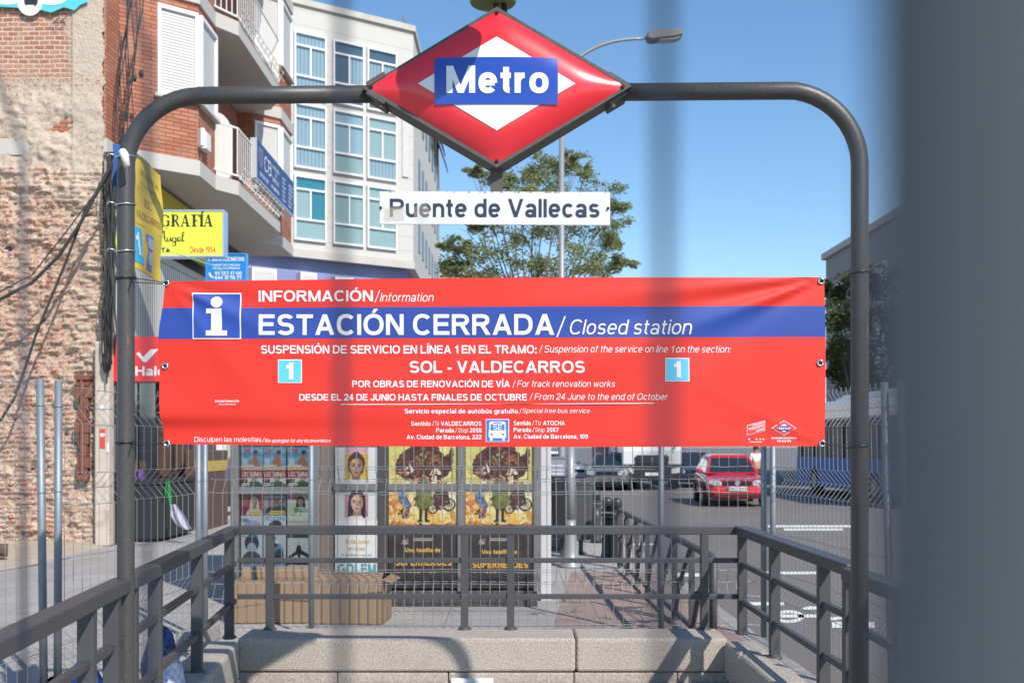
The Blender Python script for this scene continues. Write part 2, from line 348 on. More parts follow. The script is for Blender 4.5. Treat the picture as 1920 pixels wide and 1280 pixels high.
# ------------------------------------------------------------------ stroke lettering (grotesque capitals, lower case, figures)
def glyph(ch, w):
    h = w / 2; hv = w * .44; Q = []; X = .74
    def V(x, y0=0, y1=1): Q.append([(x - h, y0), (x + h, y0), (x + h, y1), (x - h, y1)])
    def H(x0, x1, y): Q.append([(x0, y - hv), (x1, y - hv), (x1, y + hv), (x0, y + hv)])
    def D(x0, y0, x1, y1, k=1.0):
        a = w * k * math.hypot(x1 - x0, y1 - y0) / max(.05, abs(y1 - y0)) / 2
        Q.append([(x0 - a, y0), (x0 + a, y0), (x1 + a, y1), (x1 - a, y1)])
    def A(cx, cy, rx, ry, a0, a1):
        n = max(4, int(abs(a1 - a0) / 18)); e = .88
        def pt(a, rx, ry):
            c, s = math.cos(R(a)), math.sin(R(a))
            return (cx + rx * math.copysign(abs(c) ** e, c), cy + ry * math.copysign(abs(s) ** e, s))
        for i in range(n):
            u, v = a0 + (a1 - a0) * i / n, a0 + (a1 - a0) * (i + 1) / n
            Q.append([pt(u, rx, ry), pt(v, rx, ry), pt(v, rx - w, ry - w * .88), pt(u, rx - w, ry - w * .88)])
    def bowl(x0, xc, y0, y1, xr):
        H(x0, xc, y1 - hv); H(x0, xc, y0 + hv); A(xc, (y0 + y1) / 2, xr - xc, (y1 - y0) / 2, -90, 90)
    def Ss(W, T):
        m = T * .5; A(W / 2, (m - hv + T + .01) / 2, W * .47, (T + .01 - m + hv) / 2, 25, 270)
        A(W / 2, (m + hv - .01) / 2, W / 2, (m + hv + .01) / 2, 90, -155)
    acc = {'Á': 'A', 'É': 'E', 'Í': 'I', 'Ó': 'O', 'Ú': 'U', 'á': 'a', 'é': 'e', 'í': 'ı', 'ó': 'o', 'ú': 'u', 'Ñ': 'N', 'ñ': 'n'}
    if ch in acc:
        W, Q = glyph(acc[ch], w)
        y = 1.06 if ch.isupper() else .82
        if ch in 'Ññ': H0 = [(W * .25, y), (W * .75, y), (W * .75, y + .12), (W * .25, y + .12)]
        else: H0 = [(W / 2 - .09, y), (W / 2 + .07, y), (W / 2 + .24, y + .2), (W / 2 + .02, y + .2)]
        return W, Q + [H0]
    W = .74
    if ch == 'A': W = 1.0; a = w * .54; D(a, 0, W / 2, 1); D(W - a, 0, W / 2, 1); H(.24, .76, .30)
    elif ch == 'B': W = .9; V(h); bowl(0, .5, .46, 1, .85); bowl(0, .53, 0, .46 + 2 * hv, .9)
    elif ch == 'C': W = .95; A(.5, .5, .5, .515, 42, 318)
    elif ch == 'D': W = .96; V(h); bowl(0, .46, 0, 1, .96)
    elif ch == 'E': W = .83; V(h); H(h, .81, 1 - hv); H(h, .76, .52); H(h, .83, hv)
    elif ch == 'F': W = .79; V(h); H(h, .79, 1 - hv); H(h, .72, .5)
    elif ch == 'G': W = 1.0; A(.5, .5, .5, .515, 42, 345); H(.54, 1.0, .46); V(1 - h, 0, .46)
    elif ch == 'H': W = .92; V(h); V(W - h); H(h, W - h, .52)
    elif ch in 'Il': W = w; V(h)
    elif ch == 'J': W = .7; V(W - h, .3, 1); A(.35, .31, .35, .325, 180, 360)
    elif ch == 'K': W = .92; V(h); D(w * .9, .34, W - .12, 1, .95); D(W - w * .6, 0, .36, .62, .95)
    elif ch == 'L': W = .76; V(h); H(h, W, hv)
    elif ch == 'M': W = 1.1; V(h); V(W - h); D(w * .58, 1, W / 2, 0, .9); D(W - w * .58, 1, W / 2, 0, .9)
    elif ch == 'N': W = .92; V(h); V(W - h); D(w * .62, 1, W - w * .62, 0)
    elif ch == 'O': W = 1.05; A(.525, .5, .525, .515, 0, 360)
    elif ch == 'P': W = .87; V(h); bowl(0, .48, .41, 1, .87)
    elif ch == 'Q': W = 1.05; A(.525, .5, .525, .515, 0, 360); D(.62, .25, .95, -.03)
    elif ch == 'R': W = .94; V(h); bowl(0, .5, .43, 1, .89); D(W - w * .55, 0, .53, .45)
    elif ch == 'S': W = .88; Ss(.88, 1)
    elif ch == 'T': W = .86; H(0, W, 1 - hv); V(W / 2)
    elif ch == 'U': W = .9; V(h, .36, 1); V(W - h, .36, 1); A(W / 2, .36, W / 2, .375, 180, 360)
    elif ch == 'V': W = .94; a = w * .54; D(a, 1, W / 2, 0); D(W - a, 1, W / 2, 0)
    elif ch == 'W': W = 1.35; a = w * .5; D(a, 1, W * .27, 0, .92); D(W * .5, 1, W * .27, 0, .92); D(W * .5, 1, W * .73, 0, .92); D(W - a, 1, W * .73, 0, .92)
    elif ch == 'X': W = .92; D(w * .6, 0, W - w * .6, 1); D(W - w * .6, 0, w * .6, 1)
    elif ch == 'Y': W = .92; D(w * .58, 1, W / 2, .4); D(W - w * .58, 1, W / 2, .4); V(W / 2, 0, .45)
    elif ch == 'Z': W = .84; H(0, W, 1 - hv); H(0, W, hv); D(w * .6, 2 * hv, W - w * .6, 1 - 2 * hv)
    elif ch == 'a': W = .7; A(.34, .45, .34, .30, 0, 155); V(.68 - h, 0, .45); A(.31, .21, .31, .225, 0, 360)
    elif ch == 'b': V(h); A(.37, .37, .37, .385, 0, 360)
    elif ch == 'c': W = .69; A(.36, .37, .36, .385, 42, 318)
    elif ch == 'd': V(W - h); A(.37, .37, .37, .385, 0, 360)
    elif ch == 'e': W = .72; A(.36, .37, .36, .385, 0, 318); H(w * .5, .72 - w * .4, .37)
    elif ch == 'f': W = .44; V(.12 + h, 0, .78); A(.12 + .27, .76, .27, .255, 95, 180); H(0, .43, X - hv)
    elif ch == 'g': A(.37, .37, .37, .385, 0, 360); V(W - h, -.02, X); A(.37, -.02, .37, .265, 195, 360)
    elif ch == 'h': W = .7; V(h); A(.35, .4, .35, .355, 0, 180); V(W - h, 0, .4)
    elif ch in 'iı': W = w; V(h, 0, X)
    elif ch == 'j': W = w; V(h, -.2, X)
    elif ch == 'k': W = .72; V(h); D(w * .9, .26, W - .12, X, .95); D(W - w * .6, 0, .3, .46, .95)
    elif ch == 'm': W = 1.1; V(h, 0, X); A(.33, .4, .33, .355, 0, 180); V(.66 - h, 0, .4); A(.66 - w + .31, .4, .31 + .0, .355, 0, 180); W = .66 - w + .62; V(W - h, 0, .4)
    elif ch == 'n': W = .7; V(h, 0, X); A(.35, .4, .35, .355, 0, 180); V(W - h, 0, .4)
    elif ch == 'o': A(.37, .37, .37, .385, 0, 360)
    elif ch == 'p': V(h, -.27, X); A(.37, .37, .37, .385, 0, 360)
    elif ch == 'q': V(W - h, -.27, X); A(.37, .37, .37, .385, 0, 360)
    elif ch == 'r': W = .44; V(h, 0, X); A(.4, .38, .4, .375, 92, 180)
    elif ch == 's': W = .65; Ss(.65, .74)
    elif ch == 't': W = .42; V(.1 + h, .16, .95); A(.1 + .26, .2, .26, .21, 180, 268); H(0, .4, X - hv)
    elif ch == 'u': W = .7; V(h, .32, X); V(W - h, 0, X); A(W / 2, .33, W / 2, .345, 180, 360)
    elif ch == 'v': W = .72; a = w * .54; D(a, X, W / 2, 0); D(W - a, X, W / 2, 0)
    elif ch == 'w': W = 1.06; a = w * .5; D(a, X, W * .27, 0, .92); D(W * .5, X, W * .27, 0, .92); D(W * .5, X, W * .73, 0, .92); D(W - a, X, W * .73, 0, .92)
    elif ch == 'x': W = .72; D(w * .6, 0, W - w * .6, X); D(W - w * .6, 0, w * .6, X)
    elif ch == 'y': W = .72; a = w * .54; D(a, X, W * .5, 0); D(W - a, X, W * .3, -.27)
    elif ch == 'z': W = .64; H(0, W, X - hv); H(0, W, hv); D(w * .6, 2 * hv, W - w * .6, X - 2 * hv)
    elif ch == '0': A(.37, .5, .37, .515, 0, 360)
    elif ch == '1': W = .5; V(.5 - h); H(.06, .46, .74)
    elif ch == '2': A(.37, .68, .37, .335, -25, 175); D(w * .7, 2 * hv - .02, .74 - w * .75, .58); H(0, .74, hv)
    elif ch == '3': A(.36, .735, .34, .275, -90, 165); A(.37, .27, .37, .285, -165, 90)
    elif ch == '4': V(.6 - h); H(0, .74, .3); D(w * .55, .3, .5, .98, .95)
    elif ch == '5': H(.1, .7, 1 - hv); D(.08 + h * .8, .42, .13 + h, 1); A(.37, .32, .37, .335, -160, 130)
    elif ch == '6': A(.37, .32, .37, .335, 0, 360); A(.4, .5, .4, .515, 55, 190)
    elif ch == '7': H(0, .74, 1 - hv); D(.25, 0, .74 - w * .6, 1 - 2 * hv)
    elif ch == '8': A(.37, .735, .33, .275, 0, 360); A(.37, .27, .37, .285, 0, 360)
    elif ch == '9': A(.37, .68, .37, .335, 0, 360); A(.34, .5, .4, .515, -125, 10)
    elif ch == '/': W = .34; D(.03, -.1, .31, 1.08, .8)
    elif ch == ':': W = w; V(h, 0, w); V(h, .5, .5 + w)
    elif ch == '.': W = w; V(h, 0, w)
    elif ch == ',': W = w; V(h, 0, w); D(h * .6, -.17, h * 1.3, 0, .6)
    elif ch == '-': W = .38; H(.02, .36, .36)
    elif ch == ' ': W = .30
    else: W = .3
    if ch in 'ij': V(h, 1 - w * .95, 1)
    return W, Q
def cutq(q, k):                     # cut a long stroke into k pieces so that it follows a curved sheet
    if k < 2 or len(q) != 4: return [q]
    a, b, c, d = q; L = lambda p, r, t: (p[0] + (r[0] - p[0]) * t, p[1] + (r[1] - p[1]) * t)
    if math.dist(a, b) > math.dist(b, c): return [[L(a, b, i / k), L(a, b, (i + 1) / k), L(d, c, (i + 1) / k), L(d, c, i / k)] for i in range(k)]
    return [[L(a, d, i / k), L(b, c, i / k), L(b, c, (i + 1) / k), L(a, d, (i + 1) / k)] for i in range(k)]
def text(mb, s, x0, x1, base, cap, wt, fmap, italic=0, col=(.8, .8, .8), mi=0, lift=.002, sub=1, slope=0):
    sp = .12 if wt > .15 else .15
    items = []; x = 0
    for ch in s:
        W, Q = glyph(ch, wt); items.append((x, Q)); x += W + (sp if ch != ' ' else .06)
    x -= sp
    k = (x1 - x0) / x
    for gx, Q in items:
        for n, q0 in enumerate(Q):
            big = max(math.dist(q0[0], q0[1]), math.dist(q0[1], q0[2]))
            for q in cutq(q0, sub if big > .35 else 1):
                pts = []
                for (a, b) in q:
                    px = x0 + (gx + a) * k + italic * b * cap
                    pts.append(fmap(px, base - b * cap + slope * (px - x0), lift + (n % 7) * .00006))
                mb.poly(pts, mi, col)
def ell(cx, cy, rx, ry, n=18, a0=0, a1=360): return [(cx + rx * math.cos(R(a0 + (a1 - a0) * i / n)), cy + ry * math.sin(R(a0 + (a1 - a0) * i / n))) for i in range(n + (a1 - a0 < 360))]
def rc(x0, y0, x1, y1): return [(x0, y0), (x1, y0), (x1, y1), (x0, y1)]
def rrect(x0, y0, x1, y1, r, n=5):
    o = []
    for cx, cy, a in ((x1 - r, y0 + r, -90), (x1 - r, y1 - r, 0), (x0 + r, y1 - r, 90), (x0 + r, y0 + r, 180)):
        o += [(cx + r * math.cos(R(a + 90 * i / n)), cy + r * math.sin(R(a + 90 * i / n))) for i in range(n + 1)]
    return o
def flat(Y): return lambda px, py, l: P(px, py, Y - l)

WHITE = (.80, .79, .80); RED = hx('e8392f'); BLUE = hx('2d4fa8')

# ------------------------------------------------------------------ ground, road, kerb
KX = lambda y: 1.62 + max(0, (30 - y)) * .0147          # kerb line
def xl(y): return -1.54 - .097 * (y - 3.2)              # left railing line
def xr(y): return 1.655 - .012 * (y - 4.5)
g = MB()
WO_L, WO_R = (lambda y: xl(y) - .19), (lambda y: xr(y) + .03)
y0, y1 = 3.6, 7.58
ys = [-6, y0, y1, 12, 30]
g.poly([(-60, -6, 0), (KX(-6), -6, 0), (KX(y0), y0, 0), (-60, y0, 0)])
g.poly([(-60, y0, 0), (WO_L(y0), y0, 0), (WO_L(y1), y1, 0), (-60, y1, 0)])
g.poly([(WO_R(y0), y0, 0), (KX(y0), y0, 0), (KX(y1), y1, 0), (WO_R(y1), y1, 0)])
g.poly([(-60, y1, 0), (KX(y1), y1, 0), (KX(30), 30, 0), (-60, 30, 0)])
g.poly([(-60, 30, 0), (KX(30), 30, 0), (-1.5, 60, 0), (-8, 300, 0), (-300, 300, 0)])
finish('pavement', g, M['pavement'], kind='structure')
rd = MB()
rd.poly([(1.4, -40, -.12), (400, -40, -.12), (400, 600, -.12), (-60, 600, -.12), (-14, 300, -.12), (-3, 60, -.12), (1.2, 30, -.12)])
finish('road', rd, M['asphalt'], kind='structure')
gr = MB(); gr.poly([(-900, -300, -.16), (900, -300, -.16), (900, 1500, -.16), (-900, 1500, -.16)])
# a hole is not needed here: the stairwell floor lies below, so this outer sheet starts beyond it
gr = MB()
gr.poly([(-900, 300, -.14), (900, 300, -.14), (900, 1500, -.14), (-900, 1500, -.14)])
gr.poly([(-900, -300, -.14), (-60, -300, -.14), (-60, 300, -.14), (-900, 300, -.14)])
gr.poly([(-60, -300, -.14), (900, -300, -.14), (900, -6, -.14), (-60, -6, -.14)])
finish('ground', gr, M['concrete'], kind='structure')
kb = MB()
for a, b in ((-6, 3), (3, 7.6), (7.6, 12), (12, 18), (18, 30)):
    n = int((b - a) / 1.0)
    for i in range(n):
        p, q = a + (b - a) * i / n, a + (b - a) * (i + 1) / n - .012
        kb.prism([(KX(p) - .004, p, -.2), (KX(p) + .15, p, -.2), (KX(p) + .15, p, .006), (KX(p) - .004, p, .006)],
                 [(KX(q) - .004, q, -.2), (KX(q) + .15, q, -.2), (KX(q) + .15, q, .006), (KX(q) - .004, q, .006)])
finish('kerb', kb, M['kerb'], kind='structure', bevel=.012)
pv = MB(); pv.poly([(.2, 7.62, .004), (KX(7.62) - .02, 7.62, .004), (KX(13.5) - .02, 13.5, .004), (.75, 13.5, .004)])
finish('paving', pv, M['pavers'], kind='structure')
# painted marks on the carriageway
mk = MB()
def rq(px0, py0, px1, py1, sk=0):
    def gp(px, py): Y = (EYE + .116) * F / (py - HY); return ((px - 960) / F * Y, Y, -.116)
    mk.poly([gp(px0, py1), gp(px1, py1), gp(px1 + sk, py0), gp(px0 + sk, py0)])
for i in range(9): rq(1134 + i * 24, 985, 1148 + i * 24, 997, -6 - i * 2)
rq(1440, 984, 1600, 988); rq(1470, 990, 1580, 994)
rq(1240, 1074, 1330, 1080); rq(1420, 1071, 1530, 1076); rq(1462, 1151, 1540, 1157); rq(1400, 1128, 1470, 1134)
rq(1180, 1018, 1228, 1021); rq(1560, 1165, 1640, 1176)
def mark_ring(cx, cy, rx, ry, w):
    def gp(px, py): Y = (EYE + .116) * F / (py - HY); return ((px - 960) / F * Y, Y, -.116)
    n = 24
    for i in range(n):
        a, b = 2 * math.pi * i / n, 2 * math.pi * (i + 1) / n
        mk.poly([gp(cx + rx * math.cos(a), cy + ry * math.sin(a)), gp(cx + rx * math.cos(b), cy + ry * math.sin(b)),
                 gp(cx + (rx - w) * math.cos(b), cy + (ry - w * .5) * math.sin(b)), gp(cx + (rx - w) * math.cos(a), cy + (ry - w * .5) * math.sin(a))])
mark_ring(1478, 1155, 30, 12, 11); mark_ring(1560, 1150, 30, 12, 11); rq(1500, 1136, 1545, 1142, 14)
finish('road_markings', mk, M['roadpaint'], kind='structure')

# ------------------------------------------------------------------ granite walls of the stairwell
random.seed(3)
w = thing('granite_parapet', 'long speckled granite parapet across the back of the stairwell under the railing', 'wall', (-.2, 7.4, 0), 'granite parapets of the stairwell')
b = MB()
def stone(mb, x0, x1, y0, y1, z0, z1): mb.box(x0 + .003, x1 - .003, y0, y1, z0 + .003, z1 - .003)
xs = [-1.86, XP(1080, 7.2), 1.46]
for i in range(2): stone(b, xs[i], xs[i + 1], 7.2, 7.6, .066, .30)
finish('coping_course', b, M['granite'], w, bevel=.022, seg=3)
b = MB()
for zt in (.066, -.24, -.54, -.84, -1.14, -1.44, -1.74, -2.04, -2.34):
    x = -1.86; o = random.random() * .5
    cuts = [-1.86] + [c for c in (-1.3 + o, -.55 + o, .3 + o, 1.0 + o) if c < 1.3] + [1.46]
    for c0, c1 in zip(cuts, cuts[1:]): stone(b, c0, c1, 7.215, 7.58, zt - .30, zt)
finish('wall_course', b, M['granite'], w, bevel=.01)
def side_wall(label, inner, outer, ytop0, ytop1, cuts):
    w = thing('granite_parapet', label, 'wall', (inner(6), 5.5, 0), 'granite parapets of the stairwell')
    b = MB()
    for a, c in zip(cuts, cuts[1:]):
        c -= .006
        b.prism([(inner(a), a, .02), (outer(a), a, .02), (outer(a), a, .285), (inner(a), a, .285)],
                [(inner(c), c, .02), (outer(c), c, .02), (outer(c), c, .285), (inner(c), c, .285)])
    finish('coping_course', b, M['granite'], w, bevel=.03, seg=3)
    b = MB()
    b.prism([(inner(cuts[0]) , cuts[0], -2.6), (outer(cuts[0]), cuts[0], -2.6), (outer(cuts[0]), cuts[0], .016), (inner(cuts[0]), cuts[0], .016)],
            [(inner(7.6), 7.6, -2.6), (outer(7.6), 7.6, -2.6), (outer(7.6), 7.6, .016), (inner(7.6), 7.6, .016)])
    finish('wall_course', b, M['granite'], w)
side_wall('granite parapet on the pavement side of the stairwell with railing shadows across its top', lambda y: xl(y) + .09, lambda y: xl(y) - .17, .285, .285, [3.7, 4.9, 6.2, 7.19])
side_wall('granite parapet beside the road with round coping and rail posts on it', lambda y: xr(y) - .195, lambda y: xr(y) + .02, .285, .285, [3.7, 4.8, 5.9, 6.75, 7.19])
b = MB()
for i in range(16):
    y = 4.2 + i * .19; z = -.16 * (i + 1) + .16
    if y > 7.1: break
    b.box(xl(y) + .1, xr(y) - .2, y, 7.2, z - .16, z)
finish('stairs', b, M['granite'], kind='structure', bevel=.008)
b = MB(); b.box(XP(845, 7.17), XP(925, 7.17), 7.15, 7.2, -.4, ZP(1272, 7.15))
tag(finish('wall_plaque', b, M['white'], bevel=.01), 'small white plaque low on the granite wall at the bottom of the picture', 'plaque')

# ------------------------------------------------------------------ stairwell railings
def railing(label, p, q, posts, tops=(1.03, .765, .50), pz=.28, tw=.085, th=.06, pw=.062, loc=None):
    p, q = Vector(p), Vector(q)
    t = thing('stair_railing', label, 'railing', loc or (p.x, p.y, 0), 'dark steel railings around the stairwell')
    def at(s, z): v = p.lerp(q, s); return Vector((v.x, v.y, z))
    b = MB(); b.bar(at(0, tops[0] - th / 2), at(1, tops[0] - th / 2), tw, th); finish('top_rail', b, M['rail'], t, bevel=.006)
    ss = sorted(posts)
    for z in tops[1:]:
        b = MB(); b.bar(at(0.0, z), at(1, z), .034, .034); finish('middle_rail', b, M['rail'], t, bevel=.003)
    d = (q - p).normalized()
    for s in ss:
        c = at(s, 0); b = MB()
        b.bar(c + Vector((0, 0, pz - .01)), c + Vector((0, 0, tops[0] - th)), pw, pw * .85, up=d)
        b.lathe([(.05, -.004), (.05, .006), (.035, .02), (.03, .025)], (c.x, c.y, pz), 12)
        finish('post', b, M['rail'], t, bevel=.004)
    return t
YB = 7.53
def ly(a, b, y): return (y - a) / (b - a)
railing('dark steel railing running from the left arch tube back along the stairwell', (xl(4.66), 4.66, 0), (xl(YB), YB, 0), [ly(4.66, YB, y) for y in (4.72, 5.18, 6.2, 7.32)])
railing('nearest dark railing left of the arch tube with scraped paint on its top rail', (xl(2.6), 2.6, 0), (xl(4.60), 4.60, 0), [ly(2.6, 4.6, y) for y in (3.0, 4.08, 4.42)])
railing('long dark railing across the back of the stairwell in front of the kiosk', (xl(YB) + .02, YB + .02, 0), (1.60, YB + .02, 0),
        [(XP(x, YB) + 1.96) / 3.56 for x in (500, 868, 955, 1321)], tops=(1.03, .785, .53), tw=.07, th=.062, pz=.295)
railing('dark railing beside the road running back from the right arch tube', (xr(5.1), 5.1, 0), (xr(YB), YB, 0), [ly(5.1, YB, y) for y in (5.2, 5.62, 6.62, 7.5)], tw=.10)
railing('nearest dark railing on the road side behind the blurred fence post', (1.57, 3.4, 0), (1.585, 4.98, 0), [ly(3.4, 4.98, y) for y in (3.6, 4.3, 4.9)], tw=.10)

# ------------------------------------------------------------------ metro arch with its diamond sign
def ya(px): return YA - (px - 930) / 441 * .0244
arch = thing('metro_arch', 'tall grey tubular arch with rounded corners over the stairs, carrying the diamond sign', 'arch', (0, YA, 0))
LX, RX = XP(236, ya(236)), XP(1612, ya(1612)); ZT = ZP(175, YA); RR = .315
b = MB(); pts = [(LX - .006, ya(236), .0), (LX, ya(236), .5), (LX, ya(236), ZT - RR)]
pts += [(LX + RR - RR * math.cos(R(a)), ya(236), ZT - RR + RR * math.sin(R(a))) for a in range(8, 90, 8)]
pts += [(LX + RR, ya(370), ZT), (XP(705, YA), ya(705), ZT)]
b.tube(pts, .0365, 24, cap=True); finish('tube', b, M['arch'], arch, smooth=True)
b = MB(); pts = [(XP(1160, YA), ya(1160), ZT), (RX - RR, ya(1480), ZT)]
pts += [(RX - RR + RR * math.sin(R(a)), ya(1600), ZT - RR + RR * math.cos(R(a))) for a in range(8, 90, 8)]
pts += [(RX, ya(1612), ZT - RR), (RX, ya(1612), 0)]
b.tube(pts, .0365, 24, cap=True); finish('tube', b, M['arch'], arch, smooth=True)

CX, CZ = 932, 172
sign = thing('diamond_sign', 'red enamel diamond sign with white diamond and blue Metro plate, half shaded', 'sign', (XP(CX, YA), YA, ZP(CZ, YA)))
HWX, HWY = 241.0, 143.5
def pil(px, py, l=0):
    dx, dy = (px - CX) / HWX, (py - CZ) / HWY
    s, t = dx + dy, dx - dy
    s, t = max(-1, min(1, s)), max(-1, min(1, t))
    bulge = .05 * (1 - abs(s) ** 5) * (1 - abs(t) ** 5)
    Y = ya(px) - .055 - bulge - l
    p = P(px, py, ya(px)); return Vector((p.x, Y, p.z))
def dgrid(sc, l, n, col, mb):
    def fn(u, v):
        s, t = (2 * u - 1) * sc, (2 * v - 1) * sc
        return pil(CX + HWX * (s + t) / 2, CZ + HWY * (s - t) / 2, l)
    mb.grid(fn, n, n, 0, col)
b = MB(); dgrid(1, 0, 40, (.76, .026, .04), b); finish('red_panel', b, M['enamel'], sign, smooth=True)
b = MB(); dgrid(.6, .0025, 24, (.78, .79, .77), b); finish('white_diamond', b, M['enamel'], sign, smooth=True)
b = MB(); b.grid(lambda u, v: pil(818 + 226 * u, 211 - 86 * v, .006), 24, 10, 0, hx('2246a8')); finish('blue_plate', b, M['enamel'], sign, smooth=True)
b = MB(); text(b, 'Metro', 840, 1027, 191, 50, .235, pil, lift=.0085, col=(.82, .82, .82), sub=6); finish('lettering', b, M['enamel'], sign)
b = MB()                                                       # frame: a diamond box ring
def ring(sc, Y): return [Vector((P(CX + dx * HWX * sc, CZ + dy * HWY * sc, YA).x, ya(CX + dx * HWX) + Y, P(CX, CZ + dy * HWY * sc, YA).z)) for dx, dy in ((-1, 0), (0, -1), (1, 0), (0, 1))]
A0, A1, B0, B1 = ring(1.035, -.058), ring(.985, -.058), ring(1.035, .085), ring(.985, .085)
for i in range(4):
    j = (i + 1) % 4
    for q in ((A0[i], A0[j], A1[j], A1[i]), (A0[i], A0[j], B0[j], B0[i]), (B0[i], B0[j], B1[j], B1[i]), (A1[i], A1[j], B1[j], B1[i])): b.poly(q)
finish('frame', b, M['frame'], sign)
b = MB(); b.poly([p + Vector((0, -.006, 0)) for p in ring(.99, .085)])
finish('back_panel', b, M['frame'], sign)
for dx, dy in ((-.965, 0), (.965, 0), (0, -.955), (0, .955)):
    p = pil(CX + dx * HWX, CZ + dy * HWY, .002); b = MB()
    b.tube([p, p + Vector((0, -.006, 0)), p + Vector((0, -.009, 0))], [.0075, .0075, .003], 10); finish('bolt', b, M['rubber'], sign, smooth=False)
for sx in (-1, 1):                                             # clamps that hold the diamond on the tube ends
    b = MB()
    for dy in (-1, 1):
        c = P(CX + sx * HWX * .93, CZ + dy * HWY * .115, YA) + Vector((0, .02, 0)); d = Vector((1 * sx, 0, dy * .6)).normalized() * .045
        b.bar(c - d, c + d, .022, .14, up=(0, 1, 0))
        b.lathe([(.012, -.012), (.012, .012)], tuple(c - d * .5 + Vector((0, -.05, -.02))), 8)
    finish('clamp', b, M['frame'], sign, bevel=.003)

stem = MB(); stem.bar(P(931, 312, YA + .02), P(931, 362, YA + .02), .052, .03, up=(0, 1, 0))
# station name plate
npl = thing('station_name_plate', 'white enamel plate reading Puente de Vallecas hanging below the diamond sign', 'sign', tuple(P(928, 390, YA)))
b = MB(); q = [(711, 359), (1144, 360), (1144, 423), (711, 421)]
b.prism([P(x, y, ya(x) - .012) for x, y in q], [P(x, y, ya(x) + .012) for x, y in q], 0, (.72, .71, .68)); fm = lambda px, py, l: P(px, py, ya(px) - .0122 - l)
rr_ = random.Random(12)
for i in range(90):
    top_ = rr_.random() < .7; x = rr_.choice((rr_.uniform(712, 1143), rr_.gauss(880, 40), rr_.gauss(1010, 30))); x = max(712, min(1140, x))
    y = 359.4 + (x - 711) * .0023 if top_ else 420.6 + (x - 711) * .0046; h_ = rr_.uniform(.4, 2.2) * (1 if top_ else -.7); w_ = rr_.uniform(.5, 5)
    b.poly([fm(xx, yy, .0012) for xx, yy in ((x, y), (min(1143, x + w_), y), (min(1142, x + w_ * .6), y + h_), (x + w_ * .2, y + h_ * .8))], 0, hx(rr_.choice(('8a6a50', 'a08468', '6c5444', 'b8a890'))))
finish('panel', b, M['enamel'], npl, bevel=.004, fixn=False)
finish('hanger', stem, M['frame'], npl)
b = MB(); text(b, 'Puente de Vallecas', 731, 1124, 406.5, 34, .19, lambda px, py, l: P(px, py, ya(px) - .012 - l), col=hx('30323c'), slope=.002); finish('lettering', b, M['enamel'], npl)
b = MB(); fm = lambda px, py, l: P(px, py, ya(px) - .0122 - l)
b.poly([fm(x, y, .0035) for x, y in rc(719, 388, 760, 415)], 0, hx('d6cdc0')); b.poly([fm(x, y, .0042) for x, y in rc(722, 391, 757, 412)], 0, hx('cfc4b4'))
b.poly([fm(x, y, .0035) for x, y in ell(791, 399, 15.5, 19)], 0, hx('d2cbc2'))
m, t_, bs_ = newmat('tape_residue'); bs_.inputs['Base Color'].default_value = (.62, .56, .48, 1); bs_.inputs['Alpha'].default_value = .22; bs_.inputs['Roughness'].default_value = .7
finish('tape_mark', b, m, npl)
for x, y in ((714, 390), (1140, 391)):
    b = MB(); p = fm(x, y, 0); b.tube([p, p + Vector((0, -.008, 0))], .006, 8); finish('bolt', b, M['rubber'], npl)

# lamp above the sign
lp = thing('sign_lamp', 'green glass globe lamp with dark base standing above the diamond sign', 'lamp', tuple(P(926, 20, YA)))
c = P(924, 3, YA)
b = MB(); b.lathe([(.02, -.012), (.095, -.008), (.10, .0), (.098, .022), (.03, .04)], tuple(c), 28); finish('base', b, mat('lamp_base', (.22, .26, .10), .5, 0, .15, 9), lp, smooth=False)
gc = Vector((-.093, 4.13, 3.545))                               # unseen ball, cap and arm added forward to throw shade on the diamond
b = MB(); b.lathe([(.03, -.145), (.09, -.115), (.13, -.06), (.145, .0), (.13, .06), (.09, .112), (.05, .14)], tuple(gc), 28); finish('shadow_globe', b, mat('shadow_globe_glass', (.40, .45, .28), .25, 0, .1, 5, coat=.5), lp, smooth=True)
b = MB(); b.lathe([(.05, .138), (.06, .15), (.05, .19), (.02, .2)], tuple(gc), 16); finish('cap', b, M['frame'], lp, smooth=True)
b = MB(); b.tube([c + Vector((0, 0, .03)), c + Vector((0, 0, .30)), c + Vector((0, -.06, .42)), c + Vector((-.005, -.2, .48)), gc + Vector((.005, .08, .36)), gc + Vector((0, 0, .28)), gc + Vector((0, 0, .19))], .014, 12); finish('added_neck', b, M['frame'], lp, smooth=True)
b = MB(); b.tube([c + Vector((.012, 0, -.01)), P(931, 30, YA)], .011, 10); finish('stem', b, M['frame'], lp, smooth=True)
b = MB(); pts = []
for i in range(90):
    f = i / 89; p = (c + Vector((.045, .0, -.005))).lerp(P(948, 34, YA), f); a = i * .9
    pts.append(p + Vector((.009 * math.cos(a), .009 * math.sin(a), 0)))
b.tube(pts, .0035, 6); finish('spiral_cable', b, M['rubber'], lp, smooth=True)

